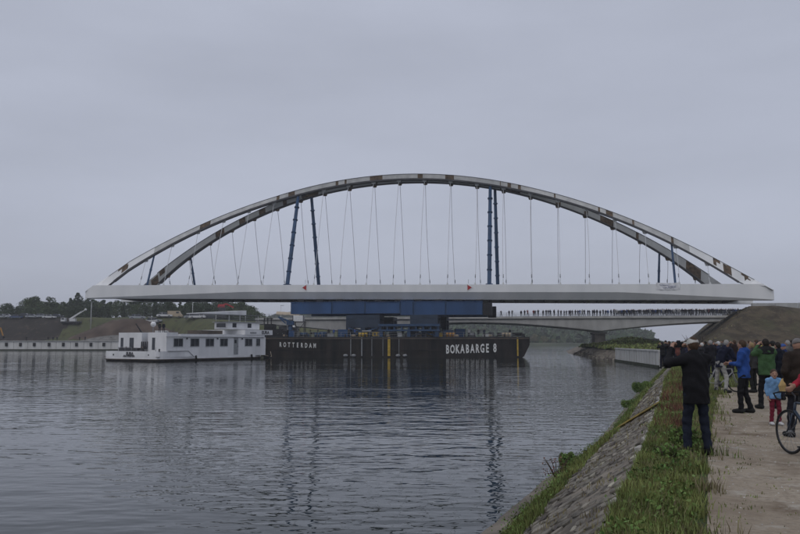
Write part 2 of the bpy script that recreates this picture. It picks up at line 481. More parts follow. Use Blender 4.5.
def rev_z(X, Y, u):
    z = WATER - 1.6 + np.minimum(u / .25, 1) * 1.6 + np.clip((u - .25) / .75, 0, 1) * 1.72
    z = np.where(u > .2, np.maximum(z, WATER + .13), z)
    return z + fbm(X, Y, 1.5, 8) * .03 * (u < .99)
strip('revetment', lambda y: Xw(y) - (Xc(y) - Xw(y)) / 3, Xc, 13, M['revet_joint'], rev_z)
def edge0(X, Y, u, lo=True): return land_z(X, Y)
strip('grass_verge', Xc, Xp, 9, M['verge_soil'], lambda X, Y, u: land_z(X, Y) - .03 * (u < .01))
strip('path', Xp, lambda y: Xp(y) + 6.5 + 0 * y, 22, M['path_soil'], lambda X, Y, u: land_z(X, Y))
strip('field', lambda y: Xp(y) + 6.5, lambda y: Xp(y) + 55, 40, M['field_grass'], lambda X, Y, u: land_z(X, Y))

# right embankment surface (separate sheet of bare earth laid over the field)
yy = np.arange(132, 232, 1.5); xx = np.linspace(0, 1, 70)
X = np.stack([62 + (yy - 185) * 0.30 + k * 160 for k in xx], 1); Y = np.repeat(yy[:, None], 70, 1)
Z = land_z(X, Y) + .4 + fbm(X, Y, 5, 21) * .15 + fbm(X, Y, 1.8, 22) * .06
o = grid_obj('embankment', X, Y, Z, M['mound_soil']); flip_up(o); tag(o, kind='structure')

# left bank ------------------------------------------------------
LBX = [-700, -88, -70, -52, -44, -42, -40]        # water line of the left bank, y as a function of x
LBY = [289, 289, 262, 235, 222, 222, 222]
def Lw(x): return np.interp(x, LBX, LBY)
def left_z(x, y, flag=False):
    d = y - Lw(x)
    z = np.where(d < 2.5, 1.7, 1.75)
    top = np.interp(x, [-400, -112, -92, -62, -30, 0], [8.8, 9.2, 9.6, 7.4, 5.0, 2.5])
    foot = np.interp(x, [-400, -120, -95, -60], [5, 7, 10, 12]); run = np.interp(x, [-400, -120, -95, -60], [13, 16, 14, 20])
    e = np.clip((d - foot) / run, 0, 1)
    e = e * e * (3 - 2 * e)
    z = z + e * top * (1 + .0 * x)
    zbase = z
    r = np.hypot((x + 104) / 25.0, (y - 302) / 12.5)
    cone = np.clip(1 - r, 0, 1) * 10.8
    z = np.maximum(z, 1.75 + np.minimum(cone, 8.3 + fbm(x, y, 8, 4) * .3))
    r2 = np.hypot((x + 90) / 13.0, (y - 300) / 9.0)
    z = np.maximum(z, 1.75 + np.clip(1 - r2, 0, 1) * 5.5)
    if flag: return z > zbase + .15
    z = z + (d > 4) * fbm(x, y, 9, 12) * .25
    return z
xs = np.concatenate([np.arange(-700, -190, 12), np.arange(-190, -30, 1.2), np.arange(-30, -17, 2)])
dd = np.concatenate([[0, 2.4], np.arange(3, 60, 1.0), np.arange(60, 320, 12)])
X = np.repeat(xs[:, None], len(dd), 1); Y = Lw(xs)[:, None] + dd[None, :]
Z = left_z(X, Y)
heap = left_z(X, Y, True)
cx = X[:-1, :-1]; cd = (Y - Lw(X))[:-1, :-1]
mi = np.where((cx < -131 + fbm(cx, Y[:-1, :-1], 20, 2) * 4) & (cd < 24), 0, 1)
mi = np.where(heap[:-1, :-1], 2, mi)
mi = np.where(cd < 3, 3, mi)
o = grid_obj('left_bank', X, Y, Z, [M['dike_soil'], M['dike_grass'], M['soil_brown'], M['concrete_dark']], mi.ravel()); flip_up(o); tag(o, kind='structure')

# far shore and hills ---------------------------------------------
xs = np.linspace(-900, 1100, 240); yv = np.concatenate([np.linspace(545, 560, 3), np.linspace(575, 1500, 50)])
X, Y = np.meshgrid(xs, yv, indexing='ij')
R = np.interp(X / Y * 785 + 400, [-300, 150, 210, 262, 292, 400, 490, 560, 595, 625, 648, 662, 700, 1300], [22, 22, 22, 24, 31, 27, 23, 20.5, 19, 15, 9, 2, 1.0, 1.0])
e = np.clip((Y - 600) / 300, 0, 1); e = e * e * (3 - 2 * e)
Z = WATER - 1 + np.clip((Y - 545) / 12, 0, 1) * 3 + e * np.maximum(R - 1.5, 0) * (1 + .07 * fbm(X, Y, 160, 6)) + (Y > 600) * fbm(X, Y, 30, 16) * .5
o = grid_obj('far_hills', X, Y, Z, M['distant_hill']); flip_up(o); tag(o, kind='structure')

# haze over the water and the far bank
hm = bpy.data.materials.new('haze'); hm.use_nodes = True
t = hm.node_tree; t.nodes.clear()
ho = t.nodes.new('ShaderNodeOutputMaterial'); pv = t.nodes.new('ShaderNodeVolumePrincipled')
pv.inputs['Color'].default_value = (0.95, 0.97, 1.0, 1); pv.inputs['Density'].default_value = 0.00035
t.links.new(pv.outputs[0], ho.inputs['Volume'])
hb = MB().box((0, 700, 30), (3000, 2000, 71)); o = hb.build('haze', hm); tag(o, kind='stuff')
scene.cycles.volume_bounces = 0
scene.cycles.max_bounces = 6
scene.cycles.diffuse_bounces = 2
scene.cycles.glossy_bounces = 3

# ------------------------------------------------------------------ the arch bridge on its barge
AL = math.radians(10.1)
AX = Vector((math.cos(AL), -math.sin(AL), 0)); NX = Vector((math.sin(AL), math.cos(AL), 0))
def S_at(px, w, D0=176.0, s0=-29.2):          # station on a line parallel to the bridge axis, w metres nearer than D0
    u = (px - 400) / 785
    r = Vector((u, 1, 0)); t = (D0 - w) / r.dot(NX); return (r * t).dot(AX) - s0
BR_LOC = AX * -29.2 + NX * 176.0
bridge = empty('arch_bridge', (BR_LOC.x, BR_LOC.y, 0), -AL,
               'huge white steel tied arch bridge with two leaning arches, carried on a black barge', 'bridge')
def g_top(S): return 12.15 - .0105 * S + EYE
def g_bot(S): return 9.0 - .0117 * S + EYE
def g_mid(S):
    k = np.interp(S, [-75, -72, -36, 46, 74, 75], [0.05, .12, 1, 1, .12, .05])
    return g_bot(S) + 1.55 * k
def g_roof(S): return g_top(S) - np.interp(abs(S), [0, 73, 75], [0, 0, .15]) + (.0 if abs(S) < 60 else 0)
def z_near(S):
    a = abs(S); S1 = max(-66.0, min(66.0, S)); s = S1 - 29.2
    z = 33.5408 - .295705 * s - .004763 * s * s + .0
    if S < -66: z += (11.5 - z) * (-66 - S) / 9.2
    if S > 66: z += (10.2 - z) * (S - 66) / 9.2
    return z + EYE
for side in (-1, 1):
    mb = MB(); rings = []
    for S in np.linspace(-75, 75.2, 76):
        zt, zm, zb = g_top(S), g_mid(S), g_bot(S)
        if abs(S) > 55: zt = min(zt, z_near(S) - .02)
        rings.append([(S, side * 9.0, zt), (S, side * 9.0, zm), (S, side * (9.0 - 1.15 * (zm - zb) / 1.55), zb), (S, side * 6.9, zb), (S, side * 6.9, zt)])
    mb.loft(rings); o = mb.build('girder', [M['white_paint']], bridge)
# deck with its cross beams
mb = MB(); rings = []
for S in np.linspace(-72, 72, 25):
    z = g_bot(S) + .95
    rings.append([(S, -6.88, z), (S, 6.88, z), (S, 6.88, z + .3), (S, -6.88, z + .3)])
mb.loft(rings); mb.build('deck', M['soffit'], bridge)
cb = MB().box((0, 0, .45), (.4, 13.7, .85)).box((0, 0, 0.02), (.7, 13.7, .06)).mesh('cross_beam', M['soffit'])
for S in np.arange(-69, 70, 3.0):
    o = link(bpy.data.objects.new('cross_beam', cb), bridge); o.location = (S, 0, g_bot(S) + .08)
mb = MB()
for y in (-6.6, 6.6):
    for S in np.arange(-66, 66.1, 3):
        mb.box((S, y, g_top(S) + .55), (.06, .06, 1.1))
def z_far(S):
    s = S - 29.2
    return 33.05 - .31234 * s - .00518 * s * s + EYE
def depth_n(S): return 1.12 + (abs(S) / 75) ** 6 * 2.0
def depth_f(S): return 1.25 + (abs(S) / 70) ** 8 * 2.3
def arch_y(z, side): return side * max(.68, 8.15 - 7.5 * (z - EYE - 10) / 24)
XS = [119, 156, 195, 248.5, 293.5, 370, 449, 506, 556, 587, 634, 672, 714, 752]
SS = [-68.2, -59.7, -50.8, -38.2, -27.5, -9.3, 9.2, 22.2, 33.1, 39.7, 49.3, 56.7, 64.6, 71.5]
def px2S(x): return float(np.interp(x, XS, SS))
PN = [(151, 153), (197, 211), (223, 225), (246, 250), (277, 280), (289, 300), (337, 348), (370, 384), (419, 424), (446, 457), (500, 511), (518, 521), (554, 558), (598, 600), (606, 619), (632, 634), (671, 674)]
PF = [(206, 216), (233, 240), (255, 262), (281, 285), (301, 318), (348, 353), (372, 378), (398, 402), (423, 428), (474, 479), (500, 520), (556, 561), (585, 589), (602, 616), (640, 643), (696, 706)]
for side, zf, df, pts, lim, nm in ((-1, z_near, depth_n, PN, 75.0, 'near'), (1, z_far, depth_f, PF, 69.0, 'far')):
    pr = [(px2S(a), px2S(b)) for a, b in pts]
    bounds = sorted(set([round(x, 2) for p in pr for x in p] + list(np.round(np.arange(-lim, lim + .01, 1.5), 2))))
    mb = MB(); rings = []; secs = []
    for S in bounds:
        zt = zf(S); zb = zt - df(S); y = arch_y(zt, side); yb = arch_y(zb, side)
        bot = g_top(S) - .3
        if zb < bot: zb = min(bot, zt - .3); 
        h = .6
        rings.append([(S, y - h, zt), (S, y + h, zt), (S, yb + h, zb), (S, yb - h, zb)])
    n0 = 0
    for r in rings: mb.v += [tuple(p) for p in r]
    for i in range(len(rings) - 1):
        Sm = (bounds[i] + bounds[i + 1]) / 2
        bare = any(a <= Sm <= b for a, b in pr)
        foot = side == 1 and abs(Sm) > 60 
        for j, (k, l) in enumerate(((0, 1), (1, 2), (2, 3), (3, 0))):
            mb.cur = 1 if (bare and (side == 1 or i % 3 != 1)) else (2 if j == 2 and side == -1 else (3 if side == -1 and abs(Sm) < 60 else 0))  # near arch bottom faces take the painted underside shade
            mb.face((i * 4 + k, i * 4 + l, (i + 1) * 4 + l, (i + 1) * 4 + k))
    mb.cur = 0
    mb.face((0, 1, 2, 3)); k = (len(rings) - 1) * 4; mb.face((k + 3, k + 2, k + 1, k))
    o = mb.build('arch', [M['white_paint'] if side == -1 else M['arch_paint'], M['bare_steel'], M['flange_shade'], M['arch_grey']], bridge)
    # flanges proud of the web, and the unpainted plates left at the feet
    mb = MB()
    for i in range(len(bounds) - 1):
        a, b = bounds[i], bounds[i + 1]
        if abs(a) > lim - 4: continue
        for zz, off in ((zf, .0), ):
            ya, yb_ = arch_y(zf(a), side), arch_y(zf(b), side)
            mb.bar((a, ya, zf(a) + .03), (b, yb_, zf(b) + .03), 1.36, .08)
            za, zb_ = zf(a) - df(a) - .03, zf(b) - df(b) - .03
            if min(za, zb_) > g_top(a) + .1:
                mb.bar((a, arch_y(za, side), za), (b, arch_y(zb_, side), zb_), 1.4, .34 if side == -1 else .14)  # deeper bar on the near arch widens the painted dark underside
    mb.build('flange', M['flange_shade'], bridge)
def plate(S0, S1, side, f0, f1, zf, df):
    """unpainted welding zone on the outer web: between stations and between fractions of the depth"""
    mb = MB(); y = lambda z: arch_y(z, side) - .61 if side == -1 else arch_y(z, side) - .61
    q = []
    for S, f in ((S0, f0), (S1, f0), (S1, f1), (S0, f1)):
        z = zf(S) - df(S) * f; q.append((S, y(z), z))
    q2 = [(a, b - .03, c) for a, b, c in q]
    mb.loft([q, q2]); mb.build('weld_patch', M['bare_steel'], bridge)
for (a, b, f0, f1) in ((118, 128, .02, .30), (123, 129, .3, .8), (713, 716, .05, .8), (716, 720, .05, .35), (723, 727, .1, .98), (727, 731, .05, .9), (741, 748, .0, .22), (744, 750, .2, .95), (103, 104, .9, .95)):
    plate(px2S(a), px2S(b) + .01, -1, f0, f1, z_near, depth_n)
for (a, b, f0, f1) in ((-66.5, -64.5, .15, .95), (-64, -62.5, .0, .5), (62.8, 64.4, .05, .9)):
    plate(a, b, 1, f0, f1, z_far, depth_f)
# hangers
hs = [.7 + 5.97 * (k - 10.5) for k in range(22)]
for side, zf, df in ((-1, z_near, depth_n), (1, z_far, depth_f)):
    for S in hs:
        zb = zf(S) - df(S); zt = g_top(S)
        if zb - zt < 1.2: continue
        top = Vector((S, arch_y(zb, side), zb)); bot = Vector((S, side * 8.0, zt))
        bow = random.uniform(-.22, .22) * min(1, (zb - zt) / 12)
        mb = MB(); pts = []
        for i in range(9):
            k = i / 8; p = bot.lerp(top, k); p.x += bow * math.sin(math.pi * k); pts.append(p)
        mb.tube(pts, .055 if side == 1 else .05, 6); ho_ = mb.build('hanger', M['cable'], bridge)
        MB().box(tuple(top + Vector((0, 0, -.15))), (.75, .16, .9), taper=1.8 / 1).build('top_gusset', M['bare_steel'] if side == 1 else M['arch_paint'], ho_)
        MB().box(tuple(bot + Vector((0, 0, .22))), (.5, .14, .5), taper=.5).build('foot_gusset', M['arch_paint'], ho_)
        d = (top - bot).normalized(); c = bot + d * 1.6
        MB().tube([c, c + d * .8], .10, 8).build('turnbuckle', M['grey_metal'], ho_)
# blue erection props under the arches
for side, zf, df, sts in ((-1, z_near, depth_n, ((S_at(146.5, 8), .24), (S_at(287, 8), .45), (S_at(489.5, 8), .45), (S_at(676, 8), .24))),
                          (1, z_far, depth_f, ((S_at(195, -8), .26), (S_at(319, -8), .42), (S_at(498, -8), .42), (S_at(659, -8), .26)))):
    for S, r in sts:
        zb = zf(S) - df(S) + .05; zt = g_top(S)
        top = Vector((S, arch_y(zb, side), zb)); bot = Vector((S, side * 8.0, zt + .02)); d = (top - bot); L = d.length; d.normalize()
        o = MB().tube([bot, bot + d * .3, bot.lerp(top, .5), top], [r * 1.1, r, r, r * .8], 10).build('prop', M['strut_blue'], bridge)
        n = int(L / 3.2)
        for i in range(1, n):
            c = bot + d * (L * i / n)
            MB().tube([c - d * .12, c + d * .12], r * 1.28, 10).build('collar', M['strut_blue'], o)
        MB().box(tuple(bot + Vector((0, 0, .1))), (r * 3.2, r * 2.6, .2)).build('base_plate', M['strut_blue'], o)
# notices and banner hung on the near girder
def on_girder(px, dz, w=9.02):
    S = S_at(px, w); p = Vector((S, -w, 0)); q = bridge_mat @ p; return q, S
bridge_mat = Matrix.Translation((BR_LOC.x, BR_LOC.y, 0)) @ Matrix.Rotation(-AL, 4, 'Z')
for px, flip, lab in ((304, -1, 'red and white triangular navigation board on the girder near the left blue prop'), (470, 1, 'red and white triangular navigation board on the girder left of the middle blue prop')):
    q, S = on_girder(px, 0)
    e_ = empty('navigation_board', (q.x, q.y, g_top(S) - .65), -AL, lab, 'sign', 'navigation boards on the bridge girder')
    MB().prism([(-.62 * flip, -.8), (.62 * flip, 0), (-.62 * flip, .8)], 0, .05, Matrix.Rotation(math.pi / 2, 4, 'X')).build('board', M['letter_white'], e_)
    MB().prism([(-.5 * flip, -.6), (.42 * flip, 0), (-.5 * flip, .6)], .052, .07, Matrix.Rotation(math.pi / 2, 4, 'X')).build('triangle', M['red_paint'], e_)
    MB().box((-.3 * flip, -.06, 1.3), (.06, .06, .9)).build('bracket', M['grey_metal'], e_)
q, S = on_girder(668.5, 0)
e_ = empty('banner', (q.x, q.y, g_top(S) + .35), -AL, 'white cloth banner with illegible blue writing tied to the right part of the girder', 'banner')
mb = MB(); n = 16
for i in range(n + 1):
    x = -2.3 + 4.6 * i / n; sag = .25 * (1 - (x / 2.3) ** 2)
    for z in (0 - sag * .7, -.65 - sag, -1.45 - .3 * sag):
        mb.v.append((x, -.08 - .06 * math.sin(x * 5 + z * 3), z))
for i in range(n):
    for j in range(2):
        a = i * 3 + j; mb.face((a, a + 1, a + 4, a + 3))
mb.smooth = True
cl = mb.build('cloth', M['fabric_banner'], e_)
mb = MB()
for j, (x0, x1, z0) in enumerate(((-1.7, .1, -.45), (.0, 1.6, -.72), (-1.0, 1.5, -.98))):
    pts = [(x0 + (x1 - x0) * i / 14, -.20, z0 + .10 * math.sin(i * 1.9 + j) - .15 * (1 - ((x0 + (x1 - x0) * i / 14) / 2) ** 2)) for i in range(15)]
    mb.tube(pts, .035, 4)
mb.build('scrawled_lettering', M['ink_blue'], e_)

# ------------------------------------------------------------------ blue load-out beams and towers on the barge
DECKZ = 2.62
for side, lab in ((-1, 'long blue box beam carrying the near girder of the arch bridge'), (1, 'long blue box beam carrying the far girder, behind the near one')):
    e_ = empty('support_beam', (BR_LOC.x, BR_LOC.y, 0), -AL, lab, 'beam', 'blue beams under the bridge')
    w = 8 * -side
    cuts = [S_at(p, 8) for p in (292, 333, 366, 401, 414, 446, 483)]
    tops = [8.55, 8.6, 8.45, 8.7, 8.5, 8.45, 8.6]
    for i in range(6):
        a, b = cuts[i] + .03, cuts[i + 1] - .03
        zt = tops[i] + EYE; zb = (5.95 if i < 3 else 5.6) + EYE
        sg = MB().box(((a + b) / 2, side * 8, (zt + zb) / 2), (b - a, 1.9, zt - zb)).build('beam_segment', M['beam_blue'], e_)
        for z in (zt - .04, zb + .04):
            MB().box(((a + b) / 2, side * 8, z), (b - a + .02, 2.16, .12)).build('flange', M['beam_blue'], sg)
        for x in (a + .1, b - .1):
            MB().box((x, side * 8, (zt + zb) / 2), (.1, 2.06, zt - zb - .14)).build('stiffener', M['strut_blue'], sg)
    a, b = S_at(483.5, 8), S_at(492, 8)
    MB().box(((a + b) / 2, side * 8, 6.7 + EYE), (b - a, 1.8, 2.6)).build('end_block', M['black'], e_)
    for S in np.arange(cuts[0] + 2, cuts[-1], 4.4):
        z0 = 8.6 + EYE; z1 = g_bot(S) - .02
        if z1 - z0 > .08: MB().box((S, side * 7.6, (z0 + z1) / 2 + .02), (1.4, 1.2, z1 - z0)).build('packing_block', M['black'], e_)
def tower(px0, px1, side, mb_mat, lab):
    a, b = S_at(px0, 8), S_at(px1, 8)
    e_ = empty('support_tower', (BR_LOC.x, BR_LOC.y, 0), -AL, lab, 'tower', 'towers between barge and beams')
    zt = 5.58 + EYE; y0 = side * 8
    for x in (a + .5, (a + b) / 2, b - .5):
        for dy in (-2, 2):
            MB().box((x, y0 + dy, (zt - .8 + DECKZ) / 2), (1.0, 1.0, zt - .8 - DECKZ)).build('column', mb_mat, e_)
    MB().box(((a + b) / 2, y0, zt - .4), (b - a, 5.2, .78)).build('head_beam', mb_mat, e_)
    for dy in (-2.52, 2.52):
        MB().box(((a + b) / 2, y0 + dy, zt - 1.75), (b - a, .12, 1.9)).build('side_plate', M['tower_steel'], e_)
        for s_ in (-1, 1):
            MB().bar((a + .5, y0 + dy * 1.04, DECKZ + .2 if s_ > 0 else zt - 2.8), (b - .5, y0 + dy * 1.04, zt - 2.8 if s_ > 0 else DECKZ + .2), .22).build('brace', M['strut_blue'], e_)
for side, w_ in ((-1, 'near'), (1, 'far')):
    tower(349, 382, side, M['tower_steel'], 'dark steel tower on the barge, left one under the %s blue beam' % w_)
    tower(412, 439, side, M['tower_steel'], 'dark steel tower on the barge, right one under the %s blue beam' % w_)
e_ = empty('grillage', (BR_LOC.x, BR_LOC.y, 0), -AL, 'blue steel grillage with short posts lying low between the two near towers', 'steel frame')
a, b = S_at(379, 11), S_at(440, 11)
MB().box(((a + b) / 2, -11.3, 5.1), (b - a, 1.4, .5)).build('top_rail', M['strut_blue'], e_)
MB().box(((a + b) / 2, -11.3, 4.0), (b - a, 1.2, .35)).build('bottom_rail', M['strut_blue'], e_)
for x in np.linspace(a + .4, b - .4, 9):
    MB().box((x, -11.3, 4.5), (.35, .9, .75)).build('post', M['strut_blue'], e_)
for x in (a + .6, (a + b) / 2, b - .6): MB().box((x, -11.3, 3.25), (.7, .9, 1.2)).build('foot', M['strut_blue'], e_)

# barge
barge = empty('barge', (0, 0, 0), 0, 'long black flat-top barge lettered in white, carrying the arch bridge', 'barge')
BX0, BX1, BY0, BY1 = -30.5, 27.4, 166.8, 190.8
mb = MB(); rings = []
for x, zb in ((BX0, .6), (BX0 + 2.5, -1.5), (BX0 + 7, -3.2), (BX1 - 4, -3.2), (BX1 - 1.2, -1.5), (BX1, .9)):
    rings.append([(x, BY0, DECKZ - .12), (x, BY0, zb), (x, BY1, zb), (x, BY1, DECKZ - .12)])
mb.loft(rings); mb.build('hull', M['hull_black'], barge)
MB().box(((BX0 + BX1) / 2, (BY0 + BY1) / 2, DECKZ - .06), (BX1 - BX0 + .1, BY1 - BY0 + .1, .12)).build('deck', M['dark_metal'], barge)
MB().box(((BX0 + BX1) / 2, BY0 - .1, DECKZ - .35), (BX1 - BX0 - .3, .2, .25)).build('rubbing_strake', M['boat_rust'], barge)
MB().box(((BX0 + BX1) / 2, BY0 - .08, -.2), (BX1 - BX0 - 3, .16, .2)).build('lower_strake', M['hull_black'], barge)
for x in np.arange(BX0 + 1.2, BX1 - 1, 2.75):
    MB().box((x, BY0 - .05, .55), (.16, .1, 3.5)).build('side_frame', M['hull_black'], barge)
for px, m_, w in ((389, 'yellow', .55), (517, 'yellow', .3), (351, 'grey_metal', .14), (362, 'grey_metal', .22), (383, 'grey_metal', .1), (399, 'grey_metal', .1), (372, 'grey_metal', .1)):
    x = (px - 400) / 785 * BY0
    MB().box((x, BY0 - .14, (DECKZ - 1.75) / 2 + .1), (w, .08, DECKZ + 1.3)).build('draught_mark' if m_ == 'yellow' else 'fender_pipe', M[m_], barge)
for px in (346, 354, 398, 405): MB().ball(((px - 400) / 785 * BY0, BY0 - .4, -1.3), (.5, .35, .3)).build('float', M['grey_metal'], barge)
for k_, ch_ in enumerate('BOKABARGE'): text_obj('letter', ch_, 2.5, M['letter_white'], barge, ((447.2 + k_ * 4.95 - 400) / 785 * BY0, BY0 - .17, -.1 + .03 * k_), (math.pi / 2, 0, 0), .50)
text_obj('number', '8', 2.5, M['letter_white'], barge, ((494.3 - 400) / 785 * BY0, BY0 - .17, .2), (math.pi / 2, 0, 0), .55)
for k_, ch_ in enumerate('ROTTERDAM'): text_obj('letter', ch_, 1.35, M['letter_white'], barge, ((281.2 + k_ * 4.25 - 400) / 785 * BY0, BY0 - .17, .95 - .03 * k_), (math.pi / 2, 0, 0), .55)
mb = MB()
for x in np.arange(BX0 + 8, BX1 - 3, 2.0): mb.box((x, BY0 + .25, DECKZ + .5), (.06, .06, 1.0))
for z in (.5, 1.0): mb.box(((BX0 + BX1 + 5) / 2, BY0 + .25, DECKZ + z), (BX1 - BX0 - 11, .035, .035))
mb.build('deck_railing', M['grey_metal'], barge)
mb = MB()
for k in range(7):
    x = BX0 + 6 + k * 7.3; mb.tube([(x + math.cos(a) * .5, BY0 + 1.2 + math.sin(a) * .4, DECKZ + .08 + a * .02) for a in np.linspace(0, 18, 40)], .05, 4)
mb.build('rope_coils', M['van_beige'], barge)
# bollards along the edge
bo = MB(); bo.tube([(0, 0, 0), (0, 0, .55)], .16, 8).tube([(0, 0, .5), (0, 0, .62)], .24, 8)
bm_ = bo.mesh('bollard', M['dark_metal'])
for x in np.linspace(BX0 + 2, BX1 - 1, 14):
    o = link(bpy.data.objects.new('bollard', bm_), barge); o.location = (x, BY0 + .5, DECKZ)

def deck_box(name, px0, px1, py0, py1, Y, depth, body, lab, cat, trim='dark_metal', kind='pack', zb=DECKZ):
    x0 = (px0 - 400) / 785 * Y; x1 = (px1 - 400) / 785 * Y; zt = P(400, py0, Y).z; cx_ = (x0 + x1) / 2; w = x1 - x0; h = zt - zb
    e_ = empty(name, (cx_, Y + depth / 2, zb), 0, lab, cat)
    if kind == 'pack':
        MB().box((0, 0, .1), (w, depth, .2)).build('skid', M[trim], e_)
        MB().box((0, 0, .2 + (h - .3) / 2), (w * .94, depth * .9, h - .3), taper=.97).build('housing', M[body], e_)
        MB().box((0, 0, h - .05), (w * .98, depth * .96, .1)).build('lid', M[trim], e_)
        for k in range(3):
            MB().box((-w * .28 + k * w * .28, -depth * .46, h * .5), (w * .18, .06, h * .45)).build('grille', M[trim], e_)
        MB().tube([(w * .3, 0, h), (w * .3, 0, h + .35), (w * .34, 0, h + .42)], .06, 6).build('exhaust', M['dark_metal'], e_)
    elif kind == 'container':
        MB().box((0, 0, h / 2), (w, depth, h - .02)).build('body', M[body], e_)
        for k in range(int(w / .45)):
            MB().box((-w / 2 + .25 + k * .45, -depth / 2 - .02, h / 2), (.16, .06, h - .3)).build('rib', M[body], e_)
        for x in (-w / 2, w / 2): MB().box((x, -depth / 2, h / 2), (.14, .14, h)).build('corner_post', M[trim], e_)
    elif kind == 'frame':
        for x in (-w / 2 + .06, w / 2 - .06):
            for y in (-depth / 2, depth / 2): MB().box((x, y, h / 2), (.12, .12, h)).build('leg', M[trim], e_)
        MB().box((0, 0, h), (w, depth + .1, .1)).build('top', M[body], e_)
        MB().box((0, 0, h * .35), (w * .9, depth, .08)).build('shelf', M[trim], e_)
        for k in range(3): MB().box((-w * .3 + k * w * .3, 0, h * .35 + .25), (w * .2, depth * .6, .42)).build('crate', M['dark_metal'], e_)
    elif kind == 'winch':
        MB().box((0, 0, .08), (w, depth, .16)).build('base', M[trim], e_)
        MB().tube([(-w * .32, 0, h * .55), (w * .32, 0, h * .55)], h * .32, 12).build('drum', M[body], e_)
        for x in (-w * .36, w * .36):
            MB().tube([(x - .05, 0, h * .55), (x + .05, 0, h * .55)], h * .45, 14).build('cheek', M[trim], e_)
        MB().box((w * .44, 0, h * .4), (w * .1, depth * .5, h * .5)).build('motor', M[body], e_)
    return e_
deck_box('power_pack', 372, 385, 331.4, 337, 168.5, 2.2, 'yellow', 'yellow power pack on the barge edge just left of the yellow draught mark', 'generator')
deck_box('power_pack', 426, 438, 331.2, 337, 168.5, 2.2, 'yellow', 'yellow machine on the barge edge under the right tower', 'generator')
deck_box('power_pack', 409, 421, 332.2, 337, 168.5, 2.0, 'van_beige', 'pale yellow power pack on the barge edge between the towers', 'generator')
deck_box('storage_rack', 362, 371.5, 331, 337, 168.3, 1.6, 'letter_white', 'white-topped work bench with crates on the barge edge below the left tower', 'bench', kind='frame')
deck_box('storage_rack', 388, 398, 332.3, 337, 168.5, 1.6, 'grey_metal', 'grey steel rack on the barge edge just right of the yellow draught mark', 'rack', kind='frame')
deck_box('container', 443, 453, 330.0, 337, 170, 3.0, 'strut_blue', 'small blue container right of the right tower', 'container', kind='container')
deck_box('container', 455, 465, 328.8, 337, 172, 3.0, 'beam_blue', 'taller blue container on the barge right of the small one', 'container', kind='container')
deck_box('container', 338, 348, 329.5, 337, 170, 3.0, 'beam_blue', 'blue container on the barge left of the left tower', 'container', kind='container')
deck_box('container', 320, 327, 331.5, 337, 171, 2.6, 'strut_blue', 'low blue box on the barge behind the word on the left of the hull', 'container', kind='container')
deck_box('cabin', 293, 303.5, 315.5, 321, 171, 2.6, 'letter_white', 'white site cabin raised on posts by the left end of the blue beam', 'cabin', kind='container', zb=P(400, 321.5, 171).z)
e_ = empty('cabin_trestle', (-21.95, 172.3, DECKZ), 0, 'dark steel trestle carrying the white site cabin', 'trestle')
hz_ = P(400, 321.5, 171).z - DECKZ
for x in (-1.1, 1.1):
    for y in (-1.2, 1.2): MB().box((x, y, hz_ / 2 - .06), (.18, .18, hz_ - .14)).build('leg', M['dark_metal'], e_)
MB().box((0, 0, hz_ - .07), (2.5, 2.7, .12)).build('platform', M['dark_metal'], e_)
for s_ in (-1, 1): MB().bar((-1.1, -1.3, .1 if s_ > 0 else hz_ - .3), (1.1, -1.3, hz_ - .3 if s_ > 0 else .1), .1).build('brace', M['dark_metal'], e_)
deck_box('winch', 298, 309, 332, 337, 169, 2.0, 'strut_blue', 'blue mooring winch on the left of the barge above the first letters', 'winch', kind='winch')
deck_box('winch', 467, 476, 332.5, 337, 169, 2.0, 'grey_metal', 'grey mooring winch on the right part of the barge', 'winch', kind='winch')
deck_box('winch', 496, 508, 332.0, 337, 169, 2.0, 'dark_metal', 'dark mooring winch near the right end of the barge', 'winch', kind='winch')
deck_box('winch', 511, 524, 332.0, 337, 169, 2.0, 'black', 'black anchor winch at the right end of the barge', 'winch', kind='winch')
deck_box('storage_rack', 310, 318, 329.5, 337, 172, 1.6, 'van_beige', 'tan-topped rack left of the low blue box on the barge', 'rack', kind='frame')
# blue crane pedestal at the left end
e_ = empty('deck_crane', (-23.7, 170, DECKZ), 0, 'stubby blue deck crane with folded jib at the left end of the barge', 'crane')
MB().tube([(0, 0, 0), (0, 0, 2.6)], [.55, .45], 12).build('pedestal', M['strut_blue'], e_)
MB().box((0, 0, 3.0), (1.5, 1.3, .9)).build('slewing_house', M['strut_blue'], e_)
MB().bar((.2, 0, 3.2), (-2.6, 0, 4.3), .35).build('jib', M['strut_blue'], e_)
MB().bar((-2.6, 0, 4.3), (-1.0, 0, 2.9), .25).build('jib_tip', M['strut_blue'], e_)
MB().ball((.9, -.7, 2.2), (.3, .3, .25)).build('lamp', M['letter_white'], e_)
# black coupling head of the barge next to the houseboat
e_ = empty('coupling_tower', (0, 0, 0), 0, 'black stepped steel pushing head at the left end of the barge behind the white boat', 'steel tower')
def bx(px0, px1, py0, py1, Y, dep): return (((px0 + px1) / 2 - 400) / 785 * Y, Y + dep / 2, (P(400, py0, Y).z + P(400, py1, Y).z) / 2), ((px1 - px0) / 785 * Y, dep, P(400, py0, Y).z - P(400, py1, Y).z)
for nm, a in (('knee', (264.5, 273, 324, 362)), ('block', (273, 279, 329, 362)), ('bulwark', (279, 287, 331, 337))):
    c, d = bx(*a, 168.0, 5); MB().box(c, d).build(nm, M['black'], e_)
for x in (264, 267.5, 271):
    c, d = bx(x, x + .9, 318, 324, 169, .25); MB().box(c, d).build('rail_post', M['black'], e_)
c, d = bx(264, 273, 318.2, 319.2, 169, .25); MB().box(c, d).build('rail', M['black'], e_)

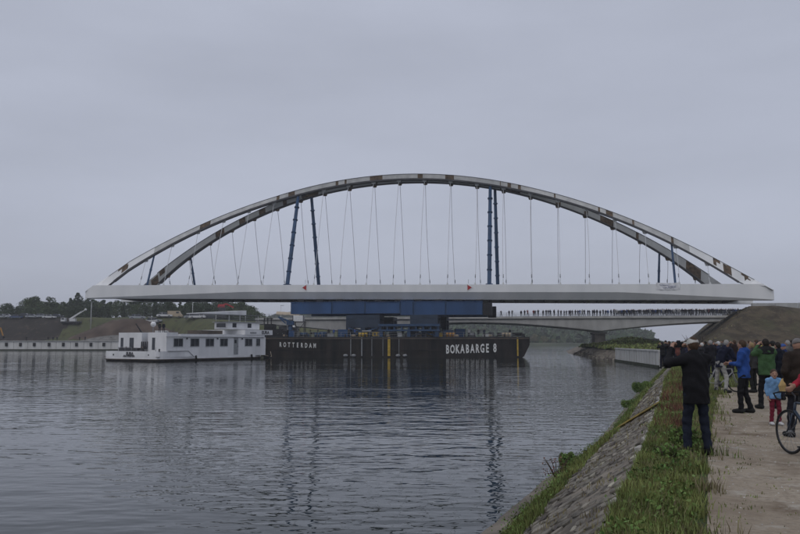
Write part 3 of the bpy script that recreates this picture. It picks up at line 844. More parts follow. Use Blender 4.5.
# ------------------------------------------------------------------ the white houseboat
BPHI = math.atan2(26, 15.3)
BK = .945
boat = empty('houseboat', (-42.8 * BK, 139.5 * BK, WATER), BPHI, 'white motor houseboat with square windows and a raised aft cabin, moored left of the barge', 'boat')
HT = 1.85
boat.scale = (BK,) * 3
def hull_ring(inset, z):
    pts = []
    r = 2.0
    for k in range(6):           # near aft corner
        a = math.pi + (math.pi / 2) * k / 5
        pts.append((r + (r - inset) * math.cos(a), r + (r - inset) * math.sin(a), z))
    pts += [(26, inset, z), (29.5, 1.5 + inset, z), (31.5 - inset, 4.5, z), (31.5 - inset, 9.5, z), (29.5, 13.5 - inset, z), (26, 15 - inset, z)]
    for k in range(6):
        a = math.pi / 2 + (math.pi / 2) * k / 5
        pts.append((r + (r - inset) * math.cos(a), 15 - r + (r - inset) * math.sin(a), z))
    return pts
MB().loft([hull_ring(.25, -.6), hull_ring(.1, .30)]).build('lower_hull', M['hull_black'], boat)
MB().loft([hull_ring(-.06, .30), hull_ring(-.06, .46)]).build('rub_rail', M['boat_rust'], boat)
MB().loft([hull_ring(.08, .46), hull_ring(.08, .8)]).build('hull', M['boat_white'], boat)
# aft bulwark: wraps the stern, slopes down on the near side
mb = MB(); outer = []
path_ = [(8.6, -.10), (7.2, -.10)] + [(p[0], p[1]) for p in reversed(hull_ring(.06, 0)[:6])] + [(p[0], p[1]) for p in reversed(hull_ring(.06, 0)[-6:])] + [(7.2, 14.94), (8.6, 14.94)]
for i, (x, y) in enumerate(path_):
    h = .82 if i in (0, len(path_) - 1) else HT
    outer.append((x, y, h))
for i, (x, y, h) in enumerate(outer):
    cx_, cy_ = 6.0, 7.5; d = Vector((cx_ - x, cy_ - y)); d.normalize() if d.length else None
    dx, dy = (0, .12) if i < 3 else ((0, -.12) if i > len(outer) - 4 else (d.x * .12, d.y * .12))
    mb.v += [(x, y, .78), (x, y, h), (x + dx, y + dy, h), (x + dx, y + dy, .78)]
for i in range(len(outer) - 1):
    for k in range(4):
        l = (k + 1) % 4; mb.face((i * 4 + k, i * 4 + l, (i + 1) * 4 + l, (i + 1) * 4 + k))
mb.face((0, 1, 2, 3)); k = (len(outer) - 1) * 4; mb.face((k, k + 1, k + 2, k + 3))
mb.build('bulwark', M['boat_white'], boat)
MB().bar((7.2, -.13, HT), (8.6, -.13, .82), .05, .12).bar((2.3, -.05, HT + .03), (7.2, -.13, HT + .03), .16, .07).build('capping', M['grey_metal'], boat)
MB().box((4.4, 7.5, .83), (8, 14.2, .06)).build('aft_deck', M['boat_rust'], boat)
WL = 4.45
MB().box(((4.7 + 29.2) / 2, 3.2 + .05, (WL + .8) / 2), (24.5, 6.3, WL - .8)).build('cabin', M['boat_white'], boat)
MB().box((17.5, 9.5, (WL + .8) / 2), (23, 6.0, WL - .8)).build('port_cabin', M['boat_white'], boat)
MB().box((16.95, 6.5, WL + .28), (23.5, 13.1, .5)).build('roof', M['boat_white'], boat)
MB().box((26.8, 6.5, WL + 1.0), (8.6, 13.3, 1.0)).build('fascia', M['boat_white'], boat)
MB().box((15.2, -.1, WL + .02), (27.0, .12, .06)).build('gutter', M['grey_metal'], boat)
# aft cabins, seen end on
MB().box((3.4, 2.5, (5.25 + .8) / 2), (2.7, 4.8, 4.45)).build('aft_cabin', M['boat_white'], boat)
MB().box((3.4, 9.6, (5.25 + .8) / 2), (2.7, 6.2, 4.45)).build('aft_cabin', M['boat_white'], boat)
MB().box((4.5, 5.75, 2.9), (.3, 1.7, 4.2)).build('gap_shade_panel', M['dark_metal'], boat)  # dark panel added to paint the shaded void between the aft cabins
for y0, y1, z0, z1 in ((3.0, 3.75, 2.1, 4.3), (8.6, 9.7, 2.2, 4.3), (11.4, 12.1, 2.2, 4.3)):
    MB().box((2.04, (y0 + y1) / 2, (z0 + z1) / 2), (.06, y1 - y0, z1 - z0)).build('narrow_window', M['glass_dark'], boat)
for s0_, s1_ in ((3.8, 5.9), (7.95, 10.0), (11.85, 13.9), (15.75, 17.7), (22.9, 24.9), (26.3, 27.3)):
    f_ = MB(); z0, z1 = 2.75, 4.1; cx_ = (s0_ + s1_) / 2; w = s1_ - s0_
    for z in (z0 - .05, z1 + .05): f_.box((cx_, .06, z), (w + .2, .1, .1))
    for x in (s0_ - .05, s1_ + .05): f_.box((x, .06, (z0 + z1) / 2), (.1, .1, z1 - z0))
    wo = f_.build('window_frame', M['grey_metal'], boat)
    MB().box((cx_, .09, (z0 + z1) / 2), (w, .04, z1 - z0)).build('pane', M['glass_dark'], wo)
    MB().box((cx_, .06, (z0 + z1) / 2), (.06, .06, z1 - z0)).build('mullion', M['grey_metal'], wo)
dr = MB().box((20.2, .08, 2.7), (1.25, .06, 3.3)).build('door', M['grey_metal'], boat)
MB().box((20.7, .03, 2.6), (.08, .06, .2)).build('handle', M['dark_metal'], dr)
MB().box((20.0, .06, 3.6), (.6, .04, .7)).build('door_pane', M['glass_dark'], dr)
for x in (6.9, 14.9, 21.9): MB().box((x, -.03, 4.15), (.22, .18, .3)).build('wall_lamp', M['dark_metal'], boat)
for x, l in ((9, 1.0), (24.5, .5), (30, .9)): MB().tube([(x, -.25, 1.0), (x + .1, -.28, .3)], .18, 8).build('fender', M['rubber'], boat)
for x in (.8, 2.4, 24.2, 25.2): MB().tube([(x, .5, HT if x < 3 else .8), (x, .5, (HT if x < 3 else .8) + .45)], .14, 8).build('bollard', M['dark_metal'], boat)
# wheelhouse
MB().box((24.4, 3.6, 6.75), (9.6, 3.6, 1.4)).build('wheelhouse', M['boat_white'], boat)
MB().box((24.4, 3.6, 7.5), (10.3, 4.2, .14)).build('wheelhouse_roof', M['grey_metal'], boat)
MB().box((15.4, 3.8, 5.4), (6, 3.5, .7)).build('skylight', M['boat_rust'], boat)
for x in (21.5, 26.0): MB().box((x, 1.77, 6.85), (1.1, .06, .85)).build('wheelhouse_window', M['glass_dark'], boat)
MB().box((19.57, 3.6, 6.85), (.05, 2.4, .8)).build('wheelhouse_window', M['glass_dark'], boat)
for x, y in ((19.8, 1.7), (19.8, 5.2), (23, 1.7), (28.6, 1.7), (28.6, 5.2)):
    MB().tube([(x, y, 7.5), (x, y, 8.95)], .06, 6).build('awning_post', M['boat_white'], boat)
for z in (8.05, 8.5):
    MB().tube([(19.8, 1.7, z), (28.6, 1.7, z), (28.6, 5.2, z), (19.8, 5.2, z), (19.8, 1.7, z)], .035, 5).build('rail', M['grey_metal'], boat)
aw = MB(); aw.loft([[(11.5, 1.6, 8.98), (11.5, 5.0, 8.98), (11.5, 5.0, 9.04), (11.5, 1.6, 9.04)], [(24.8, 1.6, 9.0), (24.8, 5.0, 9.0), (24.8, 5.0, 9.95), (24.8, 1.6, 9.95)]])
aw.build('awning', M['boat_white'], boat)
MB().box((20.2, 3.3, 8.94), (17.4, 3.6, .06)).build('awning_edge', M['grey_metal'], boat)
MB().tube([(2.6, 4.2, 5.2), (2.6, 4.2, 6.4)], .07, 6).build('mast', M['grey_metal'], boat)
MB().ball((2.6, 4.2, 6.75), .5, 14, 10).build('radar_dome', M['boat_white'], boat)
MB().tube([(3.2, 7.8, 5.2), (2.6, 8.8, 6.9)], .12, 6).build('davit', M['black'], boat)
# aft deck clutter: winch, rails, ladder, bench
MB().tube([(1.2, 5.0, 1.6), (1.2, 6.6, 1.6)], .45, 12).build('anchor_winch', M['dark_metal'], boat)
MB().box((1.3, 5.8, 1.2), (1.0, 2.0, .5)).build('winch_bed', M['dark_metal'], boat)
for y in (1.2, 3.2, 7.5, 9.2, 11.0): MB().tube([(.6, y, 1.8), (.6, y, 2.55)], .04, 5).build('stanchion', M['grey_metal'], boat)
MB().tube([(.6, 7.5, 2.55), (.6, 11, 2.55)], .04, 5).build('handrail', M['grey_metal'], boat)
MB().box((1.4, 8.9, 2.0), (.7, 5.0, .9)).build('bench', M['dark_metal'], boat)
for y in (4.9, 5.4, 5.9, 6.4): MB().box((2.0, y, 2.9), (.3, .2, 1.4), taper=.6).build('stowed_gear', M['dark_metal'], boat)
# lettering: transom and fascia
text_obj('name_lettering', 'EURA', .75, M['dark_metal'], boat, (-.02, 7.2, 1.42), (math.pi / 2, 0, -math.pi / 2), 1.0, .012)
text_obj('port_lettering', 'ANTWERPEN', .5, M['dark_metal'], boat, (-.02, 7.4, .98), (math.pi / 2, 0, -math.pi / 2), 1.0, .012)
text_obj('name_lettering', 'EURA', .95, M['dark_metal'], boat, (28.8, -.17, WL + .95), (math.pi / 2, 0, 0), 1.0, .012)
MB().box((25.0, -.17, WL + .9), (1.9, .03, .28)).build('maker_plate', M['grey_metal'], boat)
for y in (2.4, 11.6): MB().ball((.06 if y > 5 else .1, y, 1.2), (.12, .18, .18)).build('hawse_hole', M['dark_metal'], boat)
MB().tube([(31, 3, .9), (33.5, 2.0, .35), (35.5, 4, 1.4)], .07, 6).build('mooring_line', M['van_beige'], boat)

# ------------------------------------------------------------------ the low concrete bridge behind
rb = empty('concrete_bridge', (0, 0, 0), 0, 'low haunched concrete road bridge crowded with spectators behind the arch bridge', 'bridge')
C2 = Matrix(((AX.x, NX.x, 0, 0), (AX.y, NX.y, 0, 0), (0, 0, 1, 0), (0, 0, 0, 1)))
rb.matrix_world = C2
def s2(px, n=195.0): return S_at(px, 0, n, 0.0)
SA, SB, PA, PB = s2(256), s2(744), s2(346), s2(599.5)
ZD = 5.9 + EYE
def bot2(s):
    base = 6.15
    k = 0
    for p in (PA, PB):
        k = max(k, max(0, 1 - abs(s - p) / 30.5) ** 1.7)
    return base - 2.25 * k
mb = MB(); rings = []
for s in np.linspace(SA, SB, 90):
    z = bot2(s)
    rings.append([(s, 194.95, ZD - .5), (s, 194.95, z + .25), (s, 195.3, z), (s, 208, z), (s, 208.8, max(z, 6.3)), (s, 208.8, ZD - .5)])
mb.loft(rings); mb.build('box_girder', M['concrete'], rb)
mb = MB().box(((SA + SB) / 2, 202, ZD - .24), (SB - SA, 14.8, .46)); mb.build('deck', M['concrete_dark'], rb)
for y in (194.75, 209.3): MB().box(((SA + SB) / 2, y, ZD - .18), (SB - SA, .34, .5)).build('edge_beam', M['concrete'], rb)
for y in (195.0, 209.0):
    mb = MB()
    for s in np.arange(SA, SB, 1.8): mb.box((s, y, ZD + .55), (.07, .07, 1.1))
    for z in (.3, .55, .8, 1.08): mb.box(((SA + SB) / 2, y, ZD + z), (SB - SA, .04, .04))
    mb.build('railing', M['grey_metal'], rb)
for i, p in enumerate((PA, PB)):
    zt = bot2(p) - .01
    MB().box((p, 202, (zt - 3) / 2), (2.5, 12.6, zt + 3)).build('pier', M['soil_brown'] if 0 else M['pier_concrete'], rb)
    MB().box((p, 202, zt - .25), (3.2, 13.2, .46)).build('pier_cap', M['concrete_dark'], rb)
# abutment at the embankment, pale barrier wall along its top
MB().box((SB + 1.5, 202, 4.6), (3, 15, 5.2)).build('abutment', M['concrete_dark'], rb)
bwl = empty('barrier_wall', (0, 0, 0), 0, 'pale concrete barrier wall along the top of the right embankment', 'wall')
for k in range(22):
    x0 = 77 + k * 5.0
    MB().box((x0 + 2.45, 172 + (k % 2) * .03 - k * .3, 9.15 + .03 * k), (4.86, .5, 1.7)).build('panel', M['concrete_pale'], bwl)

# ------------------------------------------------------------------ walls of the banks
rw = empty('retaining_wall', (0, 0, 0), 0, 'pale ribbed concrete retaining wall standing in the water on the right bank', 'wall')
A_, B_ = Vector((33.95, 102.0, 0)), Vector((37.9, 137.2, 0)); d = (B_ - A_); L = d.length; d.normalize(); nn = Vector((-d.y, d.x, 0))
rz_ = math.atan2(d.y, d.x)
pm = MB().box((0, 0, 0), (1.9, .3, 3.2)).box((-.93, .17, 0), (.06, .08, 3.2)).mesh('panel', M['concrete_pale'])
npn = 18
for k in range(npn):
    c = A_ + d * (L * (k + .5) / npn) + nn * (.35 + random.uniform(-.02, .02))
    o = link(bpy.data.objects.new('panel', pm), rw); o.location = (c.x, c.y, .28 - 1.45); o.rotation_euler = (0, 0, rz_)
c = (A_ + B_) / 2 + nn * .3
MB().box((c.x, c.y, .30 + .52 - .35), (L, .6, .2), rz=rz_).build('coping', M['concrete_pale'], rw)
MB().box((c.x + nn.x * .28, c.y + nn.y * .28, -1.75), (L, .2, .7), rz=rz_).build('waterline_band', M['algae'], rw)
MB().box((34.9, 101.6, -.6), (2.2, .5, 2.4), rz=.35).build('return_wall', M['concrete_dark'], rw)

qw = empty('quay_wall', (0, 0, 0), 0, 'low grey concrete quay wall with dark fender blocks along the left bank', 'wall')
MB().box((-394, 288.75, -.35), (612, .5, 4.3)).build('wall_face', M['concrete'], qw)
MB().box((-394, 288.6, 1.72), (612, .9, .22)).build('coping', M['concrete_pale'], qw)
MB().box((-394, 288.42, -1.6), (612, .2, .7)).build('waterline_band', M['algae'], qw)
fm = MB().box((0, 0, 0), (.9, .35, 1.3)).box((0, -.2, .1), (.35, .15, .8)).mesh('fender_block', M['rubber'])
sm_ = MB().box((0, 0, 0), (.09, .06, 3.2)).mesh('joint', M['concrete_dark'])
for px in range(-8, 118, 14):
    x = (px + 2 + random.uniform(-1, 1) - 400) / 785 * 288.3
    o = link(bpy.data.objects.new('fender_block', fm), qw); o.location = (x, 288.35, .45)
    o = link(bpy.data.objects.new('joint', sm_), qw); o.location = (x + 2.6, 288.5, -.1)

# ------------------------------------------------------------------ vegetation
def leaf_quads(C, size, n_rng, up=0.35):
    """one randomly turned quad per centre"""
    n = len(C); a = n_rng.normal(size=(n, 3)); a /= np.linalg.norm(a, axis=1)[:, None]
    b = n_rng.normal(size=(n, 3)); b[:, 2] += up; b -= a * (a * b).sum(1)[:, None]; b /= np.linalg.norm(b, axis=1)[:, None]
    s = (size * n_rng.uniform(.6, 1.3, n))[:, None]
    V = np.stack([C - a * s * .5, C - b * s * .28 + a * 0, C + a * s * .5, C + b * s * .28], 1)
    F = np.arange(n * 4).reshape(n, 4)
    return V.reshape(-1, 3), F
def crown_mesh(name, h, w, trunk_h, n, leaf, m, seed, lobes=9, conic=0.0):
    r = np.random.default_rng(seed); C = []
    ch = h - trunk_h
    for k in range(lobes):
        z = trunk_h + ch * (.12 + .80 * (k + .5) / lobes)
        f = (z - trunk_h) / ch
        rad = w / 2 * (math.sin(math.pi * min(1, .18 + f * .80)) ** .7 * (1 - conic) + conic * (1 - f))
        an = k * 2.4 + r.uniform(-.5, .5); d = rad * r.uniform(.25, .6)
        c = np.array([math.cos(an) * d, math.sin(an) * d, z]); rr = max(.5, rad * r.uniform(.55, .8))
        p = r.normal(size=(n // lobes, 3)); p /= np.linalg.norm(p, axis=1)[:, None]
        p *= (r.uniform(.25, 1, n // lobes) ** .45)[:, None] * rr
        p[:, 2] *= .85
        C.append(c + p)
    C = np.concatenate(C); V, F = leaf_quads(C, leaf, r)
    return mesh_np(name, V, F, m)
def trunk_mesh(h, w, trunk_h, seed):
    r = random.Random(seed); mb = MB()
    b = .028 * h
    mb.tube([(0, 0, -.6), (r.uniform(-.1, .1), 0, trunk_h), (r.uniform(-.3, .3), r.uniform(-.3, .3), h * .7)], [b * 1.3, b, b * .3], 7)
    for k in range(5):
        a = k * 1.35 + r.uniform(-.3, .3); z = trunk_h + (h - trunk_h) * (.05 + .1 * k)
        mb.tube([(0, 0, z), (math.cos(a) * w * .16, math.sin(a) * w * .16, z + h * .08), (math.cos(a) * w * .34, math.sin(a) * w * .34, z + h * .2)], [b * .5, b * .35, b * .12], 5)
    return mb.mesh('trunk', M['bark'])
TREE = {}
for nm, h, w, th, n, leaf, m, seed, lb, con in (
        ('round', 10, 9.5, 1.2, 2600, .62, 'leaf_mid', 1, 10, 0), ('broad', 9, 10.5, 1.0, 2600, .62, 'leaf_dark', 2, 11, 0),
        ('tall', 12, 6.5, 1.4, 2200, .58, 'leaf_dark', 3, 10, .15), ('loose', 11, 8, 2.2, 1300, .6, 'leaf_mid', 4, 8, 0),
        ('conifer', 12, 5, .8, 2000, .5, 'leaf_dark', 5, 12, .8), ('shrubby', 5, 7, .3, 1500, .5, 'leaf_mid', 6, 7, 0)):
    TREE[nm] = (crown_mesh('crown', h, w, th, n, leaf, M[m], seed, lb, con), trunk_mesh(h, w, th, seed), h)
def tree(kind, x, y, z, h, label, group=None, rz=None, name='broadleaf_tree', wide=1.0):
    c, t, h0 = TREE[kind]; k = h / h0
    e_ = empty(name, (x, y, z), random.uniform(0, 6.28) if rz is None else rz, label, 'tree', group)
    e_.scale = (k * wide, k * wide, k)
    link(bpy.data.objects.new('crown', c), e_); link(bpy.data.objects.new('trunk', t), e_)
    return e_
def zl(x, y): return float(left_z(np.array([x]), np.array([y]))[0])
def zr_(x, y): return float(land_z(np.array([x]), np.array([y]))[0])
# single trees that can be told apart, by picture column, top row and depth
for px, py, Y, kind, wide, lab in (
        (34, 296.5, 345, 'round', 1.05, 'big dome-shaped tree standing above the row at the far left'),
        (29, 299, 352, 'broad', .9, 'dark rounded tree leaning on the left side of the big dome-shaped tree'),
        (50, 296.5, 350, 'loose', .9, 'airy tree with open crown between the dome tree and the bridge tip'),
        (63, 302, 356, 'round', .8, 'smaller round tree in the dip left of the dark spiky tree'),
        (71, 297, 345, 'tall', .7, 'narrow slanting tree behind the white crane truck'),
        (78, 291.5, 350, 'tall', .75, 'tallest dark spiky tree just left of the bridge tip'),
        (241, 302, 330, 'round', 1.0, 'rounded green tree at the right end of the row behind the white boat'),
        (251, 306, 325, 'loose', 1.0, 'thin pale-leaved tree at the very end of the row behind the white boat'),
        (258, 312, 322, 'shrubby', 1.0, 'low bush closing the row of trees right of the boat wheelhouse')):
    x = (px - 400) / 785 * Y; z = zl(x, Y); top = P(px, py, Y).z
    tree(kind, x, Y, z - .3, top - z + .3, lab, wide=wide)
kinds = ['round', 'broad', 'tall', 'loose', 'broad', 'conifer']
labs = {'round': 'rounded mid-green tree in the wooded row', 'broad': 'broad dark tree in the wooded row',
        'tall': 'tall dark tree in the wooded row', 'loose': 'open-crowned tree in the wooded row',
        'conifer': 'dark pointed tree in the wooded row'}
rr = random.Random(11)
prof = [(-140, 303), (0, 306), (20, 306), (28, 304), (60, 303.5), (88, 301), (120, 300), (230, 301), (246, 305), (262, 314)]
def seg(p): return (', left of the dome-shaped tree' if p < 26 else ', near the dome-shaped tree' if p < 62 else ', by the bridge tip' if p < 92 else ', above the brown mound' if p < 140 else ', behind the white car and beige van' if p < 185 else ', above the boat awning')
px = -14.0
while px < 256:
    for row in (0, 1):
        Y = 338 + row * 18 + rr.uniform(-5, 5); p_ = px + rr.uniform(-2, 2) + row * 4
        kd = rr.choice(kinds); py = np.interp(p_, [a for a, _ in prof], [b for _, b in prof]) + rr.uniform(-2.2, 1.6) + (4 if row == 0 else 0)
        x = (p_ - 400) / 785 * Y; z = zl(x, Y); top = P(p_, py, Y).z
        tree(kd, x, Y, z - .3, max(4, top - z + .3), labs[kd] + seg(p_), 'trees of the row behind the parked cars', wide=rr.uniform(.95, 1.3), name='broadleaf_tree' if kd != 'conifer' else 'conifer_tree')
    px += 7.6
# far woodland on the hills: one mass, plus yellowish trees by the far water
r = np.random.default_rng(5); n = 26000
X = r.uniform(-560, 330, n); Y = r.uniform(600, 960, n)
keep = (X / Y * 785 + 400 < 652); X, Y = X[keep], Y[keep]
R = np.interp(X / Y * 785 + 400, [-300, 150, 210, 262, 292, 400, 490, 560, 595, 625, 648, 662, 700, 1300], [22, 22, 22, 24, 31, 27, 23, 20.5, 19, 15, 9, 2, 1.0, 1.0])
e = np.clip((Y - 600) / 300, 0, 1); e = e * e * (3 - 2 * e)
Z = WATER + 2 + e * np.maximum(R - 1.5, 0) + r.uniform(-1, 4.5, len(X))
V, F = leaf_quads(np.stack([X, Y, Z], 1), 7.0, r)
o = link(bpy.data.objects.new('far_woodland', mesh_np('far_woodland', V, F, M['leaf_dark']))); tag(o, 'dark hazy woodland covering the far hills beyond the canal', 'woodland', kind='stuff')
for px, py, Y, kd, lab in ((534, 334, 575, 'round', 'yellowish tree by the far water just right of the barge'), (543, 336, 575, 'broad', 'second low yellowish tree right of the barge by the far water'), (553, 339, 575, 'shrubby', 'yellow-green bush by the far water halfway to the pier'), (522, 338, 570, 'shrubby', 'green bush on the far shore behind the end of the barge'), (570, 338, 575, 'broad', 'green tree on the far shore left of the bridge pier'), (585, 339, 575, 'round', 'green tree on the far shore nearest the bridge pier')):
    x = (px - 400) / 785 * Y; t_ = tree(kd, x, Y, .8, P(px, py, Y).z - .8, lab, wide=1.3)
    if px < 560:
        for ch in t_.children:
            if ch.name.startswith('crown'):
                ch.data = ch.data.copy(); ch.data.materials[0] = M['leaf_yellow']
# low bank growth between the near ground and the water's edge
def blades(cx, cy, cz, h, w, r, lean=.35, m='grass_blade'):
    n = len(cx); a = r.uniform(0, 2 * math.pi, n); l = r.uniform(.1, 1, n) * lean * h
    dx, dy = np.cos(a), np.sin(a); a2 = r.uniform(0, 2 * math.pi, n); sx, sy = np.cos(a2) * w / 2, np.sin(a2) * w / 2
    b = np.stack([cx, cy, cz], 1); s = np.stack([sx, sy, sx * 0], 1)
    mid = b + np.stack([dx * l * .35, dy * l * .35, h * .55], 1); tip = b + np.stack([dx * l, dy * l, h], 1)
    V = np.stack([b - s, b + s, mid + s * .8, mid - s * .8, tip + s * .12, tip - s * .12], 1).reshape(-1, 3)
    i = np.arange(n)[:, None] * 6
    F = np.concatenate([i + np.array([0, 1, 2, 3]), i + np.array([3, 2, 4, 5])], 0)
    return V, F
def scatter_blades(name, n, y0, y1, fl, fr, zf, hm, wm, m, seed, label, cat, ypow=2.0, patch=None, lean=.45):
    r = np.random.default_rng(seed)
    y = y0 + (y1 - y0) * r.uniform(0, 1, n) ** ypow
    u = r.uniform(0, 1, n); x = fl(y) + (fr(y) - fl(y)) * u
    if patch is not None: k = patch(x, y, u, r); x, y, u = x[k], y[k], u[k]
    z = zf(x, y, u); n = len(x)
    h = hm * r.uniform(.45, 1.3, n) * (1 + .35 * fbm(x, y, 1.2, seed)); w = wm * (1 + y / 18)
    V, F = blades(x, y, z - .02, h, w, r, lean, m)
    o = link(bpy.data.objects.new(name, mesh_np(name, V, F, M[m])))
    return tag(o, label, cat, kind='stuff')
vz = lambda x, y, u: land_z(x, y)
scatter_blades('grass', 110000, 4.5, 30, lambda y: Xc(y) - .05, lambda y: Xp(y) + .7, vz, .135, .009, 'grass_blade', 31, 'long green grass on the verge between stone slope and path', 'grass', 1.6,
               lambda x, y, u, r: (x < Xp(y) - .22 + .38 * fbm(x, y, 1.7, 44) + np.abs(r.normal(size=len(u))) * .12 - .25 * (r.uniform(size=len(u)) > .6)) & (fbm(x, y, .9, 71) + r.normal(size=len(u)) * .3 > -.75))
scatter_blades('dry_grass', 30000, 4.5, 40, lambda y: Xc(y), lambda y: Xp(y) + .5, vz, .15, .009, 'grass_dry', 32, 'dry straw-coloured grass mixed into the verge', 'grass', 1.6,
               lambda x, y, u, r: (fbm(x, y, 1.1, 45) + r.normal(size=len(u)) * .3 > .25) & (x < Xp(y) - .12 + .4 * fbm(x, y, 1.4, 72)))
scatter_blades('grass', 40000, 30, 101, lambda y: Xc(y) - .1, lambda y: Xp(y) + 1.2, vz, .22, .012, 'grass_blade', 33, 'green grass along the far part of the verge behind the photographer', 'grass', 1.3)
scatter_blades('path_tufts', 9000, 5, 45, lambda y: Xp(y) - .15, lambda y: Xp(y) + 1.4, vz, .042, .010, 'grass_blade', 34, 'small green tufts growing in the edge of the earth path', 'grass', 1.7,
               lambda x, y, u, r: (fbm(x, y, .55, 46) + fbm(x, y, 2.3, 49) * .5 > .12 + u * .6))
scatter_blades('red_weeds', 9000, 14, 42, lambda y: Xc(y), lambda y: Xc(y) + (Xp(y) - Xc(y)) * .6, vz, .22, .010, 'weed_red', 35, 'reddish-brown weeds at the top of the stone slope beside the photographer', 'weeds', 1.0,
               lambda x, y, u, r: fbm(x, y, 3, 47) + r.normal(size=len(u)) * .2 > .15)
scatter_blades('field_grass_tufts', 26000, 118, 215, lambda y: Xc(y) - .4, lambda y: Xc(y) + 15, lambda x, y, u: land_z(x, y), .5, .07, 'grass_blade', 36, 'rough grass on the spit of land around the bridge pier', 'grass', 1.0)
def mound_patch(x, y, u, r): return fbm(x, y, 9, 50) + r.normal(size=len(u)) * .25 > .05
scatter_blades('embankment_growth', 12000, 136, 205, lambda y: 66 + (y - 185) * .3, lambda y: 66 + (y - 185) * .3 + 60, lambda x, y, u: land_z(x, y) + .1, .28, .06, 'grass_dry', 37, 'sparse brown growth on the slope of the right embankment', 'grass', .8, mound_patch)
# strip of weeds along the foot of the stone slope
def foot_x(y, u): return Xw(y) + (Xc(y) - Xw(y)) * u
def foot_zz(x, y):
    u = (x - Xw(y)) / (Xc(y) - Xw(y)); return WATER + np.clip(u, 0, 1) * 1.72
scatter_blades('bank_weeds', 60000, 8, 100, lambda y: foot_x(y, .20), lambda y: foot_x(y, .46), lambda x, y, u: foot_zz(x, y), .17, .013, 'grass_blade', 38, 'green weeds along the foot of the stone slope by the water', 'weeds', 1.5,
               lambda x, y, u, r: np.abs(u - .5) < .24 + .2 * fbm(x, y, 2.0, 51) + r.normal(size=len(u)) * .1)
r = np.random.default_rng(61); C = []
for k in range(700):
    y = 8 + 92 * r.uniform() ** 1.5; u = np.clip(r.normal(.335, .04), .2, .48); x = float(foot_x(y, u)); z = float(foot_zz(x, y))
    s = r.uniform(.08, .22); n = 26
    C.append(np.array([x, y, z + s * .6]) + r.normal(size=(n, 3)) * np.array([s * .6, s * .9, s * .45]))
C = np.concatenate(C); V, F = leaf_quads(C, .045, r)
o = link(bpy.data.objects.new('bank_leaves', mesh_np('bank_leaves', V, F, M['weed_leaf']))); tag(o, 'leafy green weeds mixed into the strip at the foot of the stone slope', 'weeds', kind='stuff')
def shrub(px, py, Yz, w, h, lab, m='weed_leaf', dry=False, n=900):
    g = G(px, py, WATER + .55) if Yz is None else Vector(((px - 400) / 785 * Yz, Yz, 0))
    z = float(foot_zz(np.array([g.x]), np.array([g.y]))[0]) if (g.x < Xc(g.y)) else float(land_z(np.array([g.x]), np.array([g.y]))[0])
    r = np.random.default_rng(int(px * 7 + py)); p = r.normal(size=(n, 3)); p /= np.linalg.norm(p, axis=1)[:, None]; p *= r.uniform(.3, 1, n)[:, None] ** .5
    p = p * np.array([w / 2, w / 2, h / 2]) * (1 + .25 * np.sin(p[:, :1] * 9)); p[:, 2] += h / 2
    V, F = leaf_quads(p, .065, r)
    e_ = empty('shrub', (g.x, g.y, z), 0, lab, 'shrub')
    link(bpy.data.objects.new('foliage', mesh_np('foliage', V, F, M[m])), e_)
    mb = MB()
    for k in range(7):
        a = k * .9; mb.tube([(0, 0, -.05), (math.cos(a) * w * .2, math.sin(a) * w * .2, h * .5), (math.cos(a) * w * .4, math.sin(a) * w * .4, h * .95)], [.015, .012, .005], 4)
    mb.build('stem', M['bark'], e_)
shrub(569, 454, None, .6, .38, 'dark rounded shrub at the water line halfway down the stone slope', n=3000)
shrub(644, 391, None, 1.5, .6, 'big leafy bright green shrub at the far water edge of the stone slope', n=9000)
shrub(556, 462, None, .8, .5, 'thin greyish-red seeding weed leaning over the water below the dark shrub', 'weed_red', n=120)
shrub(631, 405, None, 1.0, .4, 'second low green shrub on the strip below the big bright shrub', n=2000)
shrub(680, 446, 12.9, .55, .38, 'leafy green weed clump at the left foot of the photographer', n=700)
shrub(664, 462, 11.6, .5, .25, 'low leafy weed on the verge in front of the photographer', n=300)
for px, lab in ((689, 'leafless thorn bush at the foot of the right embankment'), (699, 'second bare bush beside the thorn bush at the embankment foot')):
    Y = 140; x = (px - 400) / 785 * Y; z = zr_(x, Y); e_ = empty('bare_bush', (x, Y, z), 0, lab, 'bush'); mb = MB(); q_ = random.Random(px)
    for k in range(26):
        a = q_.uniform(0, 6.28); l = q_.uniform(.5, 1.5); mb.tube([(0, 0, 0), (math.cos(a) * l * .5, math.sin(a) * l * .5, l), (math.cos(a) * l, math.sin(a) * l, l * 1.7)], [.06, .04, .02], 3)
    mb.build('branches', M['bark'], e_)

# ------------------------------------------------------------------ stones of the slope
stone_slab = empty('stone_facing', (0, 0, 0), 0, 'rough stone pitching on the sloping canal bank', 'stonework')
def stone_mesh(k):
    r = random.Random(100 + k); lx, ly, h = 1.0, 1.0, 1.0; mb = MB(); pts = []
    n = 6
    for z, s in ((-.5, 1.0), (.35, .96), (.5, .75)):
        ring = []
        for i in range(n):
            a = 2 * math.pi * (i + .5) / n + (0 if i % 1 else 0); q_ = random.Random(k * 10 + i)
            rad = .54 * (1 + q_.uniform(-.12, .14)); ring.append((math.copysign(abs(math.cos(a)) ** .6, math.cos(a)) * rad * s, math.copysign(abs(math.sin(a)) ** .6, math.sin(a)) * rad * s, z + q_.uniform(-.12, .12) * (z > 0)))
        pts.append(ring)
    mb.loft(pts); return mb.mesh('stone', M['stone'])
SM = [stone_mesh(k) for k in range(8)]
SV = [np.array([v.co[:] for v in m.vertices]) for m in SM]; SF = [[tuple(p.vertices) for p in m.polygons] for m in SM]
rs = random.Random(77); items = []
y = 4.0
